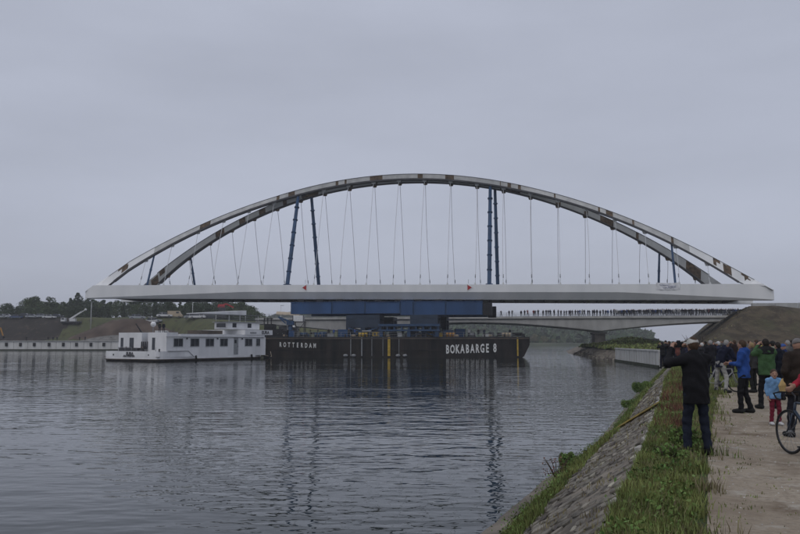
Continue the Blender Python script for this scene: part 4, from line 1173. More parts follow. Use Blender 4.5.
while y < 62:
    lng = .34 * rs.uniform(.85, 1.15) * (1 + max(0, y - 20) / 40)
    W = float(Xc(y) - Xw(y)); ang = math.atan2(float(Xc(y + 1) - Xc(y - 1)) / 2, 1.0)
    u = .42; 
    while u < 1.0:
        wid = .16 * rs.uniform(.55, 1.6) * (1 + max(0, y - 20) / 40)
        du = wid * .93 / W
        uu = u + du / 2; yy_ = y + rs.uniform(-.06, .06) + (lng / 2 if int(u * 97) % 2 else 0)
        x = float(foot_x(yy_, uu)); z = float(foot_zz(np.array([x]), np.array([yy_]))[0]) + rs.uniform(-.015, .015)
        slope = math.atan2(1.72, W)
        items.append((x, yy_, z, lng * rs.uniform(.85, 1.0), wid * rs.uniform(.82, 1.0), rs.uniform(.02, .06), -ang + rs.uniform(-.06, .06), slope + rs.uniform(-.05, .05), rs.randrange(8), uu))
        u += du
    y += lng
def smat(it):
    x, y, z, l, w, h, a, sl_, k, u = it
    return Matrix.Translation((x, y, z)) @ Matrix.Rotation(a, 4, 'Z') @ Matrix.Rotation(-sl_, 4, 'Y') @ Matrix.Diagonal((w, l, h, 1))
vis = lambda it: abs((it[0] / it[1])) < .53 and (it[1] * .0 + (EYE - it[2]) / it[1]) < .262
def pix(it): return it[4] / it[1] if vis(it) else 0
items.sort(key=pix, reverse=True)
for it in items[:290]:
    o = link(bpy.data.objects.new('stone', SM[it[8]]), stone_slab); o.matrix_local = smat(it)
V = []; F = []; nb = 0
for it in items[290:]:
    mt = np.array(smat(it)); v = SV[it[8]] @ mt[:3, :3].T + mt[:3, 3]
    V.append(v)
    for f in SF[it[8]]: F.append(tuple(i + nb for i in f))
    nb += len(v)
me = bpy.data.meshes.new('small_stones'); me.from_pydata(np.concatenate(V).tolist(), [], F); me.materials.append(M['stone'])
o = link(bpy.data.objects.new('small_stones', me), stone_slab); tag(o, kind='stuff')
# broken kerb of pale stones along the crest
kerb = empty('broken_kerb', (0, 0, 0), 0, 'row of broken pale kerb stones along the top of the slope', 'kerb')
y = 5.0; rs = random.Random(5)
while y < 30:
    l = rs.uniform(.25, .6)
    if rs.random() < .45:
        x = float(Xc(y)) - .06 + rs.uniform(-.05, .05)
        o = link(bpy.data.objects.new('kerb_stone', rs.choice(SM)), kerb); ang = math.atan2(float(Xc(y + 1) - Xc(y - 1)) / 2, 1.0)
        o.matrix_local = Matrix.Translation((x, y, -.05 + rs.uniform(-.03, .02))) @ Matrix.Rotation(-ang + rs.uniform(-.2, .2), 4, 'Z') @ Matrix.Rotation(rs.uniform(-.5, .1), 4, 'Y') @ Matrix.Diagonal((rs.uniform(.10, .2), l, .10, 1))
        if o.data.materials[0] is M['stone']:
            d_ = o.data.copy(); d_.materials[0] = M['stone_pale']; o.data = d_
    y += l * 1.02
# yellow plank lying on the slope
a = G(609, 437, -.95); b_ = G(661, 406, -.35)
def on_slope(px, py):
    lo, hi = 3.0, 60.0
    r0 = ray(px, py)
    for _ in range(60):
        t_ = (lo + hi) / 2; p = r0 * t_; p.z += EYE
        u = (p.x - float(Xw(p.y))) / float(Xc(p.y) - Xw(p.y)); zs = WATER + max(0, min(1, u)) * 1.72
        if p.z > zs: lo = t_
        else: hi = t_
    return p
a, b_ = on_slope(607, 438), on_slope(662, 405.5)
pl = MB().bar(a + Vector((0, 0, .09)), b_ + Vector((0, 0, .09)), .20, .04)
o = pl.build('plank', mat('plank_yellow', (.42, .33, .13), .8, .3, 2, col2=(.5, .36, .08))); tag(o, 'long yellow plank lying on the stone slope left of the photographer', 'plank')
# pebbles on the path
r = np.random.default_rng(70); n = 2600
y = 5 + 30 * r.uniform(0, 1, n) ** 1.8; x = Xp(y) + .2 + r.uniform(0, 1, n) * 5; z = land_z(x, y)
base = np.array([[-1, -1, -.3], [1, -1, -.3], [1, 1, -.3], [-1, 1, -.3], [-.5, -.5, .6], [.5, -.5, .6], [.5, .5, .6], [-.5, .5, .6]]) * .5
fq = np.array([[4, 5, 6, 7], [0, 1, 5, 4], [1, 2, 6, 5], [2, 3, 7, 6], [3, 0, 4, 7]])
s = r.uniform(.006, .022, n); an = r.uniform(0, 6.28, n)
bx_ = base[None] * s[:, None, None] * r.uniform(.6, 1.4, (n, 1, 3)); c, q_ = np.cos(an)[:, None], np.sin(an)[:, None]
V = np.stack([bx_[..., 0] * c - bx_[..., 1] * q_ + x[:, None], bx_[..., 0] * q_ + bx_[..., 1] * c + y[:, None], bx_[..., 2] + z[:, None]], -1).reshape(-1, 3)
F = (np.arange(n)[:, None, None] * 8 + fq[None]).reshape(-1, 4)
o = link(bpy.data.objects.new('pebbles', mesh_np('pebbles', V, F, M['stone_pale']))); tag(o, 'small pale pebbles scattered on the earth path', 'gravel', kind='stuff')

# ------------------------------------------------------------------ vehicles and machines on the left bank
def car(px, Y, kind, m, rz, lab, group=None, name='parked_car', py=None):
    x = (px - 400) / 785 * Y; z = zl(x, Y)
    e_ = empty(name, (x, Y, z), rz, lab, 'car' if kind != 'van' else 'van', group)
    if kind == 'car': L, H, W = 4.4, 1.45, 1.8; low = [(-2.2, .35), (-2.15, .8), (-1.9, .92), (2.0, .86), (2.2, .7), (2.2, .35)]; top = [(-1.75, .9), (-1.35, 1.42), (.35, 1.45), (1.15, .9)]
    else: L, H, W = 5.2, 2.4, 2.0; low = [(-2.6, .4), (-2.6, 1.3), (2.2, 1.25), (2.6, 1.0), (2.6, .4)]; top = [(-2.58, 1.28), (-2.55, 2.4), (1.5, 2.4), (2.15, 1.27)]
    R_ = Matrix.Rotation(math.pi / 2, 4, 'X')
    MB().prism(low, -W / 2, W / 2, R_).build('body', M[m], e_)
    MB().prism(top, -W / 2 * .88, W / 2 * .88, R_).build('cabin', M['glass_dark'] if kind == 'car' else M[m], e_)
    zt = top[1][1]
    MB().box(((top[1][0] + top[2][0]) / 2, 0, zt + .02), (top[2][0] - top[1][0] + .1, W * .86, .06)).build('roof', M[m], e_)
    for xx in (top[1][0] + .7,): MB().box((xx, 0, (zt + top[0][1]) / 2), (.1, W * .89, zt - top[0][1])).build('door_pillar', M[m], e_)
    if kind == 'van':
        for s_ in (-1, 1): MB().box((1.0, s_ * W * .442, 1.85), (1.0, .03, .6)).build('window', M['glass_dark'], e_)
    e_.scale = (1.38,) * 3 if 130 < px < 220 and kind == 'car' else (1.1,) * 3
    for xx in (-L * .31, L * .31):
        for s_ in (-1, 1):
            w = MB().tube([(xx, s_ * W * .40, .32), (xx, s_ * W * .505, .32)], .32, 12).build('wheel', M['rubber'], e_)
            MB().tube([(xx, s_ * W * .50, .32), (xx, s_ * W * .515, .32)], .17, 8).build('rim', M['grey_metal'], w)
    return e_
car(138, 303.5, 'car', 'car_silver', .2, 'silver car behind the top of the brown earth mound')
car(151, 308, 'car', 'car_white', 3.0, 'long white car just right of the earth mound top')
car(154.5, 308.5, 'car', 'car_silver', .1, 'silver car half hidden behind the long white car')
car(165, 312, 'car', 'car_white', .15, 'white car parked left of the beige van')
car(175.5, 314, 'van', 'van_beige', .05, 'beige van parked right of the white car on the grass')
car(192, 303, 'car', 'car_silver', .3, 'pale car left of the boat awning')
car(198, 300, 'car', 'car_white', 3.2, 'white car seen just under the boat awning')
car(211, 303, 'car', 'car_dark', .1, 'dark car under the right half of the boat awning')
car(164, 293, 'van', 'car_white', .1, 'white van with dark windows standing just behind the boat roof')
for i, (px, m, lab) in enumerate(((2, 'car_silver', 'silver-roofed car at the far left end of the dike'), (8, 'car_white', 'white car second from the left on the dike above the yellow excavator'), (17, 'car_blue', 'blue car third from the left on the dike'), (26, 'car_dark', 'dark car below the big dome-shaped tree'), (33, 'car_silver', 'silver car right under the big dome-shaped tree'), (42, 'car_silver', 'greenish-grey car right of the dome-shaped tree'), (50, 'car_white', 'pale car under the airy tree on the dike'), (58, 'car_dark', 'dark car nearest the white crane truck'))):
    car(px, 310 + (i % 2) * 2, 'car', m, .1 * (i % 3), lab)
# white crane truck
Y = 306; x = (72 - 400) / 785 * Y; z = zl(x, Y)
e_ = empty('crane_truck', (x, Y, z), .1, 'white truck-mounted crane with its boom raised to the right on the dike', 'crane truck')
MB().box((0, 0, 1.0), (7.4, 2.4, .5)).build('chassis', M['dark_metal'], e_)
cb_ = MB().box((-2.9, 0, 1.9), (1.6, 2.3, 1.5), taper=.9).build('cab', M['car_white'], e_)
MB().box((-2.9, -1.12, 2.2), (1.0, .06, .6)).build('cab_window', M['glass_dark'], cb_)
MB().box((.6, 0, 1.8), (2.2, 2.0, 1.1)).build('slewing_house', M['car_white'], e_)
MB().bar((-.8, 0, 2.0), (3.6, 0, 4.9), .55).build('boom', M['car_white'], e_)
MB().bar((3.4, 0, 4.77), (4.9, 0, 5.6), .3).build('boom_tip', M['car_white'], e_)
MB().ball((5.2, 0, 5.8), .5).build('boom_head', M['car_white'], e_)
MB().bar((.8, 0, 1.6), (1.7, 0, 3.5), .22).build('lift_ram', M['grey_metal'], e_)
for xx in (-2.8, 1.4, 2.7):
    for s_ in (-1, 1): MB().tube([(xx, s_ * 1.0, .5), (xx, s_ * 1.3, .5)], .5, 12).build('wheel', M['rubber'], e_)
# yellow excavator cut by the left frame edge
Y = 291.5; x = (-9 - 400) / 785 * Y; z = 1.75
e_ = empty('excavator', (x, Y, z), 0, 'orange-yellow excavator with bent arm on the quay at the left edge', 'excavator')
for s_ in (-1, 1):
    MB().prism([(-2.1, .3), (-1.7, 0), (1.7, 0), (2.1, .3), (2.1, .6), (1.7, .9), (-1.7, .9), (-2.1, .6)], s_ * 1.2 - .28, s_ * 1.2 + .28, Matrix.Rotation(math.pi / 2, 4, 'X')).build('track', M['rubber'], e_)
MB().box((-.3, 0, 1.7), (3.6, 2.6, 1.3)).build('house', M['orange_paint'], e_)
c_ = MB().box((.6, -.8, 2.9), (1.4, 1.1, 1.5), taper=.9).build('cab', M['orange_paint'], e_)
MB().box((.6, -1.33, 3.0), (1.0, .06, .9)).build('cab_window', M['glass_dark'], c_)
MB().bar((1.2, .1, 2.0), (2.6, .1, 5.2), .55).build('boom', M['orange_paint'], e_)
MB().bar((2.6, .1, 5.2), (4.0, .1, 4.6), .5).build('boom_bend', M['orange_paint'], e_)
MB().bar((3.9, .1, 4.9), (5.0, .1, 1.9), .4).build('stick', M['orange_paint'], e_)
MB().prism([(4.4, 1.9), (5.5, 1.8), (5.3, .9), (4.6, .7)], -.5, .6, Matrix.Rotation(math.pi / 2, 4, 'X')).build('bucket', M['dark_metal'], e_)
# lamp posts
for px, py0, Y, lab in ((91.5, 302, 300, 'thin grey lamp post on the grass slope below the bridge tip'), (281, 305.5, 240, 'pale lamp post between the boat and the blue beams'), (192.8, 302, 318, 'faint lamp post left of the boat awning')):
    x = (px - 400) / 785 * Y; z = zl(x, Y) if Y > 245 else 1.5; top = P(px, py0, Y).z
    e_ = empty('lamp_post', (x, Y, z), 0, lab, 'lamp post')
    MB().tube([(0, 0, 0), (0, 0, top - z)], [.14, .08], 8).build('pole', M['cable'], e_)
    MB().box((.4, 0, top - z + .02), (1.0, .3, .12)).build('lamp_head', M['grey_metal'], e_)
# red tented canopy glimpsed above the awning
Y = 300; x = (223 - 400) / 785 * Y; z = zl(x, Y)
e_ = empty('red_excavator', (x, Y, z), .2, 'red machine half hidden among the trees above the boat awning', 'excavator')
top = P(223, 303.3, Y).z - z
MB().box((0, 0, .5), (4.4, 2.4, 1.0)).build('track', M['rubber'], e_)
MB().box((-.3, 0, top * .5), (3.2, 2.4, top - 2.4), taper=.8).build('house', M['dark_metal'], e_)
MB().box((-.6, 0, top - 1.0), (2.8, 2.0, 1.1), taper=.8).build('cab', M['red_paint'], e_)
MB().bar((-.6, 0, top - .9), (1.2, 0, top - .2), .6).build('boom', M['red_paint'], e_)
MB().bar((1.2, 0, top - .2), (4.0, 0, top - 1.6), .5).build('stick', M['red_paint'], e_)
# pale debris and beige tents where the far bank meets the low bridge
e_ = empty('work_shelter', (-33.0, 232, 1.2), 0, 'beige canvas work shelter on the bank behind the barge', 'shelter')
h_ = P(272, 312.5, 232).z - 1.2
for x in (-3, 0, 3):
    for y in (-1.5, 1.5): MB().box((x, y, h_ / 2 - .2), (.12, .12, h_ - .6)).build('leg', M['grey_metal'], e_)
MB().loft([[(-3.4, -1.9, h_ - .6), (-3.4, 1.9, h_ - .6), (-3.4, 0, h_ + .3)], [(3.4, -1.9, h_ - 1.0), (3.4, 1.9, h_ - 1.0), (3.4, 0, h_ - .1)]]).build('canvas_roof', M['van_beige'], e_)
MB().box((0, 1.5, h_ * .3), (6, .1, h_ * .5)).build('back_panel', M['dark_metal'], e_)
# dark mound of left bank behind barge
gx, gy = np.meshgrid(np.linspace(-52, -8, 40), np.linspace(218, 262, 30), indexing='ij')
zz = -3 + np.clip(1 - np.hypot((gx + 33) / 19, (gy - 243) / 22), 0, 1) ** .6 * 8.2 + fbm(gx, gy, 6, 3) * .25
o = grid_obj('bank_mound', gx, gy, zz, M['dike_grass']); flip_up(o); tag(o, kind='structure')
# stony rubble on the waterline of the spit
rubble = []
r = random.Random(9)
mb = MB()
for k in range(220):
    y = r.uniform(138, 205); x = float(Xw(y)) + r.uniform(-.4, 2.6); s = r.uniform(.3, .9)
    mb.box((x, y, WATER + .15 + (x - float(Xw(y))) * .45), (s, s * r.uniform(.6, 1.2), s * .6), rz=r.uniform(0, 3), taper=r.uniform(.5, .9))
o = mb.build('rubble', M['stone']); tag(o, 'broken stones along the water edge of the spit', 'rubble', kind='stuff')
e_ = empty('timber_fence', (0, 0, 0), 0, 'short hazy board fence on the land right of the bridge pier', 'fence')
for k in range(9):
    Y = 196; x = (645 + k * 1.55 - 400) / 785 * Y; MB().box((x, Y, zr_(x, Y) + .9), (.28, .1, 1.9)).build('board', M['bark'], e_)
MB().box(((651.4 - 400) / 785 * 196, 196.1, zr_(62, 196) + 1.2), (3.6, .08, .15)).build('rail', M['bark'], e_)
# thin growth and dirt caught between the stones
scatter_blades('joint_grass', 5000, 5, 40, lambda y: foot_x(y, .45), lambda y: foot_x(y, .99), lambda x, y, u: foot_zz(x, y) + .03, .07, .010, 'grass_dry', 81, 'thin dry grass growing in the joints of the stone slope', 'grass', 1.5,
               lambda x, y, u, r: fbm(x, y, 1.3, 52) + r.normal(size=len(u)) * .2 > .35)
r = np.random.default_rng(83); C = []
for k in range(520):
    y = 5 + 32 * r.uniform() ** 1.6; u_ = r.uniform(.0, .8); x = float(Xc(y) + (Xp(y) - Xc(y)) * u_); s = r.uniform(.03, .09)
    C.append(np.array([x, y, s * 1.0 + .02]) + r.normal(size=(14, 3)) * np.array([s, s, s * .5]))
V, F = leaf_quads(np.concatenate(C), .055, r)
o = link(bpy.data.objects.new('verge_weeds', mesh_np('verge_weeds', V, F, M['weed_leaf']))); tag(o, 'broad-leaved weeds mixed into the green verge', 'weeds', kind='stuff')

# ------------------------------------------------------------------ people: bodies grown as one smooth surface
def sm_cone(Pn, a, b, ra, rb, fl=(1, 1, 1)):
    fl = np.array(fl); A = np.array(a) / fl; B = np.array(b) / fl; Q = Pn / fl
    d = B - A; L2 = (d * d).sum() + 1e-9
    t = np.clip(((Q - A) @ d) / L2, 0, 1)
    q = Q - (A + t[..., None] * d)
    return (np.sqrt((q * q).sum(-1)) - (ra + (rb - ra) * t)) * fl.min()
def sm_ell(Pn, c, r):
    r = np.array(r); q = (Pn - np.array(c)) / r; k = np.sqrt((q * q).sum(-1)) + 1e-9
    return (k - 1) * r.min() * .9
def surface(prims, res, k=.03, cuts=()):
    lo = np.array([1e9] * 3); hi = -lo
    for p in prims:
        if p[0] == 'c':
            for c, r in ((p[1], p[3]), (p[2], p[4])): lo = np.minimum(lo, np.array(c) - r); hi = np.maximum(hi, np.array(c) + r)
        else: lo = np.minimum(lo, np.array(p[1]) - p[2]); hi = np.maximum(hi, np.array(p[1]) + np.array(p[2]))
    lo -= res * 2 + k; hi += res * 2 + k
    n = np.ceil((hi - lo) / res).astype(int) + 1
    ax = [lo[i] + res * np.arange(n[i]) for i in range(3)]
    Fd = np.full(n, .5, np.float32)
    for p in prims:
        kk = k
        if p[0] == 'c': l = np.minimum(np.array(p[1]) - p[3], np.array(p[2]) - p[4]); h = np.maximum(np.array(p[1]) + p[3], np.array(p[2]) + p[4])
        else: l = np.array(p[1]) - p[2]; h = np.array(p[1]) + p[2]
        pad = kk + 2.5 * res
        i0 = np.maximum(0, np.floor((l - pad - lo) / res).astype(int)); i1 = np.minimum(n, np.ceil((h + pad - lo) / res).astype(int) + 1)
        g = np.stack(np.meshgrid(*[ax[i][i0[i]:i1[i]] for i in range(3)], indexing='ij'), -1)
        d = sm_cone(g, p[1], p[2], p[3], p[4], p[5] if len(p) > 5 else (1, 1, 1)) if p[0] == 'c' else sm_ell(g, p[1], p[2])
        S = Fd[i0[0]:i1[0], i0[1]:i1[1], i0[2]:i1[2]]
        h_ = np.clip(.5 + .5 * (S - d) / kk, 0, 1)
        S[...] = S * (1 - h_) + d * h_ - kk * h_ * (1 - h_)
    for nrm, off in cuts:                       # keep where nrm.p < off
        g = sum(nrm[i] * ax[i].reshape([-1 if j == i else 1 for j in range(3)]) for i in range(3)) - off
        Fd = np.maximum(Fd, g)
    ins = Fd < 0
    c = [ins[a:a + n[0] - 1 or None, b:b + n[1] - 1, d:d + n[2] - 1] for a in (0, 1) for b in (0, 1) for d in (0, 1)]
    cnt = sum(x.astype(np.int8) for x in c); act = (cnt > 0) & (cnt < 8)
    idx = np.argwhere(act); vid = -np.ones(act.shape, np.int64); vid[act] = np.arange(len(idx))
    acc = np.zeros((len(idx), 3)); num = np.zeros(len(idx))
    co = [(a, b, d) for a in (0, 1) for b in (0, 1) for d in (0, 1)]
    for p_ in co:
        for a_ in range(3):
            if p_[a_]: continue
            q_ = list(p_); q_[a_] = 1
            f0 = Fd[idx[:, 0] + p_[0], idx[:, 1] + p_[1], idx[:, 2] + p_[2]]; f1 = Fd[idx[:, 0] + q_[0], idx[:, 1] + q_[1], idx[:, 2] + q_[2]]
            m = (f0 < 0) != (f1 < 0); t = np.where(m, f0 / np.where(m, f0 - f1, 1), 0)
            pt = np.tile(np.array(p_, float), (len(idx), 1)); pt[:, a_] += t
            acc += pt * m[:, None]; num += m
    V = lo + (idx + acc / num[:, None]) * res
    Fs = []
    for a_ in range(3):
        b_, c_ = (a_ + 1) % 3, (a_ + 2) % 3
        sl0 = [slice(None)] * 3; sl1 = [slice(None)] * 3; sl0[a_] = slice(0, n[a_] - 1); sl1[a_] = slice(1, n[a_])
        s0, s1 = ins[tuple(sl0)], ins[tuple(sl1)]
        ch = np.argwhere(s0 != s1); ch = ch[(ch[:, b_] > 0) & (ch[:, c_] > 0) & (ch[:, b_] < n[b_] - 1) & (ch[:, c_] < n[c_] - 1)]
        def v(db, dc):
            q_ = ch.copy(); q_[:, b_] += db; q_[:, c_] += dc; return vid[q_[:, 0], q_[:, 1], q_[:, 2]]
        quad = np.stack([v(-1, -1), v(0, -1), v(0, 0), v(-1, 0)], 1)
        fl = s0[ch[:, 0], ch[:, 1], ch[:, 2]]
        quad = np.where(fl[:, None], quad, quad[:, ::-1]); Fs.append(quad)
    Fq = np.concatenate(Fs); Fq = Fq[(Fq >= 0).all(1)]
    return V, Fq

CLOTH = {}
def cloth(rgb, rough=.9):
    k = tuple(rgb)
    if k not in CLOTH:
        CLOTH[k] = mat('cloth_%d' % len(CLOTH), rgb, rough, .32, 5, bump=.25, bscale=26, spec=.15)
    return CLOTH[k]
SKIN = mat('skin', (0.36, 0.21, 0.15), .6, .08, 8)
HAIRM = {'dark': mat('hair_dark', (.018, .013, .01), .7, .3, 30), 'brown': mat('hair_brown', (.06, .035, .02), .7, .3, 30), 'grey': mat('hair_grey', (.28, .27, .26), .8, .2, 30), 'white': mat('hair_white', (.5, .49, .47), .8, .1, 30), 'blond': mat('hair_blond', (.28, .2, .1), .7, .2, 30)}

def joints(pose='down', lean=0.0, legs='stand', build=1.0, seed=0, head=(0, 0)):
    """right-hand frame: person faces +Y, x to its right"""
    r = random.Random(seed); j = {}
    V3 = lambda *a: np.array(a, float)
    ls = lean
    j['pelvis'] = V3(0, 0, .95); j['waist'] = V3(0, .02 * ls, 1.08); j['chest'] = V3(0, .12 * ls, 1.30); j['neck'] = V3(0, .2 * ls - .01, 1.48); j['head'] = V3(head[0], .27 * ls + .02 + head[1], 1.63)
    st = r.uniform(-.03, .03)
    for s, n in ((-1, 'l'), (1, 'r')):
        j['hip' + n] = V3(s * .09, 0, .93)
        if legs == 'stand': kx, ky, ax_, ay = s * .11, .02 + s * st, s * .12, -.02 + s * st * 2
        elif legs == 'wide': kx, ky, ax_, ay = s * .15, .03, s * .20, -.01
        elif legs == 'shift': kx, ky, ax_, ay = s * .10 + .0, .05 * (s < 0), s * .13, -.10 if s > 0 else .05
        elif legs == 'stride': kx, ky, ax_, ay = s * .09, .12 * s, s * .09, .22 * s - .05
        elif legs == 'strad': kx, ky, ax_, ay = s * .17, .03 + .05 * s, s * .22, .0
        j['knee' + n] = V3(kx, ky + .02, .50); j['ankle' + n] = V3(ax_, ay, .09); j['toe' + n] = V3(ax_ * 1.15, ay + .17, .045)
        sh = j['neck'] + V3(s * .185, 0, -.06); j['sh' + n] = sh
        if pose == 'down': e, w = V3(s * .25, -.03, 1.16), V3(s * .24, .05, .92)
        elif pose == 'pocket': e, w = V3(s * .30, -.08, 1.17), V3(s * .20, .06, .98)
        elif pose == 'camera': e, w = j['head'] + V3(s * .27, .10, -.26), j['head'] + V3(s * .085, .20, -.04)
        elif pose == 'fold': e, w = V3(s * .25, .06, 1.17), V3(-s * .02, .24, 1.22)
        elif pose == 'hold': e, w = V3(s * .23, .04, 1.17), V3(s * .10, .30, 1.18)
        elif pose == 'bike': e, w = j['chest'] + V3(s * .27, .20, -.12), j['chest'] + V3(s * .23, .45, -.26)
        elif pose == 'phone':
            e, w = (V3(.27, .10, 1.30), V3(.10, .32, 1.55)) if s > 0 else (V3(-.25, -.03, 1.16), V3(-.24, .05, .92))
        if pose in ('down', 'fold', 'hold', 'pocket'): e = e + V3(0, .14 * ls, 0); w = w + V3(0, .14 * ls, 0)
        j['el' + n] = e; j['wr' + n] = w
    return j
def hand_prims(wr, el, nrm, s=1, curl=.5, sc=1.0):
    """palm, four bent fingers of unequal length and a thumb"""
    d = wr - el; d = d / np.linalg.norm(d); nrm = nrm - d * (nrm @ d); nrm /= np.linalg.norm(nrm); side = np.cross(d, nrm) * s
    P_ = []; pc = wr + d * .05 * sc
    for o_ in (-.028, -.010, .010, .028): P_.append(('c', wr + side * o_ * .6 * sc, wr + d * .088 * sc + side * o_ * sc, .014 * sc, .0125 * sc))
    for i, (o_, L) in enumerate(((-.031, .070), (-.010, .080), (.011, .075), (.031, .060))):
        b = wr + d * .09 * sc + side * o_ * sc; L *= sc
        k1 = d * math.cos(curl) + nrm * math.sin(curl); k2 = d * math.cos(curl * 2.4) + nrm * math.sin(curl * 2.4); k3 = d * math.cos(curl * 3.2) + nrm * math.sin(curl * 3.2)
        p1 = b + k1 * L * .45; p2 = p1 + k2 * L * .33; p3 = p2 + k3 * L * .25
        P_ += [('c', b, p1, .0098 * sc, .009 * sc), ('c', p1, p2, .009 * sc, .0085 * sc), ('c', p2, p3, .0085 * sc, .007 * sc)]
    t0 = wr + d * .025 * sc - side * .030 * sc; t1 = t0 + (d * .6 - side * .7 + nrm * .5) / 1.05 * .042 * sc; t2 = t1 + (d * .75 + nrm * .65 - side * .1) * .034 * sc
    P_ += [('c', t0, t1, .0135 * sc, .011 * sc), ('c', t1, t2, .011 * sc, .0085 * sc)]
    return P_
def person(loc, rz, label, jacket, trousers, shoes=(.02, .02, .02), hair='dark', pose='down', lean=0.0, legs='stand', h=1.75, girth=1.0, hat=None, hatcol=(.5, .5, .46), bag=None,
           res=.02, seed=0, group=None, hood=False, child=False, head=(0, 0), collar=None, long=0.0, name='person', face=None, jmod=None, hands=True, turn=0.0, cam_prop=False):
    j = joints(pose, lean, legs, seed=seed, head=head)
    if jmod: j.update({k: np.array(v, float) for k, v in jmod.items()})
    A = np.array; g = girth; H = j['head']; hs = 1.0
    if child: hs = 1.28
    e_ = empty(name, loc, rz, label, 'person', group); e_.scale = (h / 1.75,) * 3
    up = A([0, 0, 1.0]); fw = A([math.sin(turn), math.cos(turn), 0]); sd_ = A([math.cos(turn), -math.sin(turn), 0])
    hd = [('e', H + up * .012, A([.076, .093, .112]) * hs), ('c', H + fw * .035 * hs - up * .055 * hs, H + fw * .05 * hs - up * .078 * hs, .05 * hs, .038 * hs),
          ('c', H + fw * .088 * hs + up * .008, H + fw * .104 * hs - up * .022 * hs, .011 * hs, .015 * hs)]
    for s in (-1, 1): hd.append(('c', H + sd_ * s * .074 * hs + up * .012 * hs, H + sd_ * s * .078 * hs - up * .02 * hs, .014 * hs, .01 * hs))
    body = hd + [('c', j['neck'] - up * .04, H - up * .05, .056, .052), ('c', j['chest'] - up * .04, j['pelvis'], .10, .10, (1.2, .8, 1)), ('c', j['neck'] - up * .05, j['chest'], .05, .09, (1.2, .8, 1)), ('c', j['shl'], j['shr'], .045, .045)]
    for n, s in (('l', -1), ('r', 1)):
        body += [('c', j['sh' + n], j['el' + n], .045, .036), ('c', j['el' + n], j['wr' + n], .036, .026), ('c', j['hip' + n], j['knee' + n], .075, .05), ('c', j['knee' + n], j['ankle' + n], .05, .035), ('c', j['ankle' + n], j['toe' + n], .035, .025)]
        wr, el = j['wr' + n], j['el' + n]
        if hands: body += hand_prims(wr, el, (A([0, 1., -.3]) if pose in ('bike', 'hold') else (A([-s, .4, 0.]) if pose in ('down', 'camera', 'phone') else A([-s, 0, 0.]))), s, .45 if pose not in ('camera', 'bike', 'phone') else .75, 1.0 if not child else 1.05)
        else: body += [('c', wr, wr + (wr - el) / np.linalg.norm(wr - el) * .12, .035, .022)]
    V, F = surface(body, res if hands else res, .018 if res < .015 else .03)
    link(bpy.data.objects.new('body', mesh_np('body', V, F, SKIN, True)), e_)
    # jacket
    hem = .84 - long
    jk = [('c', j['shl'] * .92 + j['neck'] * .08, j['neck'] - up * .035, .085, .10), ('c', j['shr'] * .92 + j['neck'] * .08, j['neck'] - up * .035, .085, .10), ('c', j['chest'] + up * .02, j['waist'], .145 * g, .135 * g, (1.22, .86, 1)),
          ('c', j['waist'], A([j['pelvis'][0], j['pelvis'][1], hem]), .138 * g, .145 * g, (1.22, .9, 1)), ('c', j['neck'] - up * .07, j['neck'] + up * .035, .115, .078)]
    for n in 'lr':
        d = j['wr' + n] - j['el' + n]; d /= np.linalg.norm(d)
        jk += [('c', j['sh' + n], j['el' + n], .078 * g ** .5, .060), ('c', j['el' + n], j['wr' + n] - d * .03, .060, .044)]
    if hood: jk += [('e', j['neck'] - fw * .07 + up * .02, A([.11, .075, .075]))]
    r = np.random.default_rng(seed + 5)
    V, F = surface(jk, res * 1.1, .04, cuts=[((0, 0, -1), -hem)])
    ph = r.uniform(0, 6, 3)
    w = .011 * np.sin(V[:, 2] * 30 + ph[0] + 3 * np.sin(V[:, 0] * 9 + ph[1])) * np.sin(V[:, 1] * 23 + V[:, 0] * 17 + ph[2])
    ctr = V.mean(0); dirn = V - ctr; dirn[:, 2] = 0; dirn /= (np.linalg.norm(dirn, axis=1)[:, None] + 1e-6); V = V + dirn * w[:, None]
    jo = link(bpy.data.objects.new('jacket', mesh_np('jacket', V, F, cloth(jacket), True)), e_)
    if collar:
        V, F = surface([('c', j['shl'] * .85 + j['neck'] * .15 + up * .012, j['shr'] * .85 + j['neck'] * .15 + up * .012, .086, .086), ('c', j['chest'] + up * .08, j['chest'] + up * .13, .150 * g, .13 * g, (1.22, .87, 1)), ('c', j['neck'] - up * .03, j['neck'] + up * .03, .085, .075)], res * 1.2, .04, cuts=[((0, 0, -1), -(j['chest'][2] + .07))])
        link(bpy.data.objects.new('yoke', mesh_np('yoke', V, F, cloth(collar), True)), jo)
    # trousers
    tr = [('c', j['pelvis'] + up * .06, j['pelvis'] - up * .03, .128 * g, .125 * g, (1.2, .92, 1))]
    for n in 'lr':
        tr += [('c', j['hip' + n], j['knee' + n], .092 * g ** .5, .066), ('c', j['knee' + n], j['ankle' + n] - up * .02, .068, .062)]
    V, F = surface(tr, res * 1.1, .03)
    ph = r.uniform(0, 6, 2); V[:, 0] += .005 * np.sin(V[:, 2] * 50 + ph[0]); V[:, 1] += .006 * np.sin(V[:, 2] * 37 + ph[1])
    link(bpy.data.objects.new('trousers', mesh_np('trousers', V, F, cloth(trousers), True)), e_)
    for n in 'lr':
        a, t = j['ankle' + n], j['toe' + n]
        V, F = surface([('c', a + up * .03, a - up * .03, .052, .056), ('c', a - up * .04 - (t - a) * .25 * A([1, 1, 0]), A([t[0], t[1], .046]) * .5 + (a - up * .04) * .5, .05, .052), ('c', a - up * .03, A([t[0], t[1], .045]), .055, .045)], max(.012, res), .03, cuts=[((0, 0, -1), 0.0)])
        link(bpy.data.objects.new('shoe', mesh_np('shoe', V, F, cloth(shoes), True)), e_)
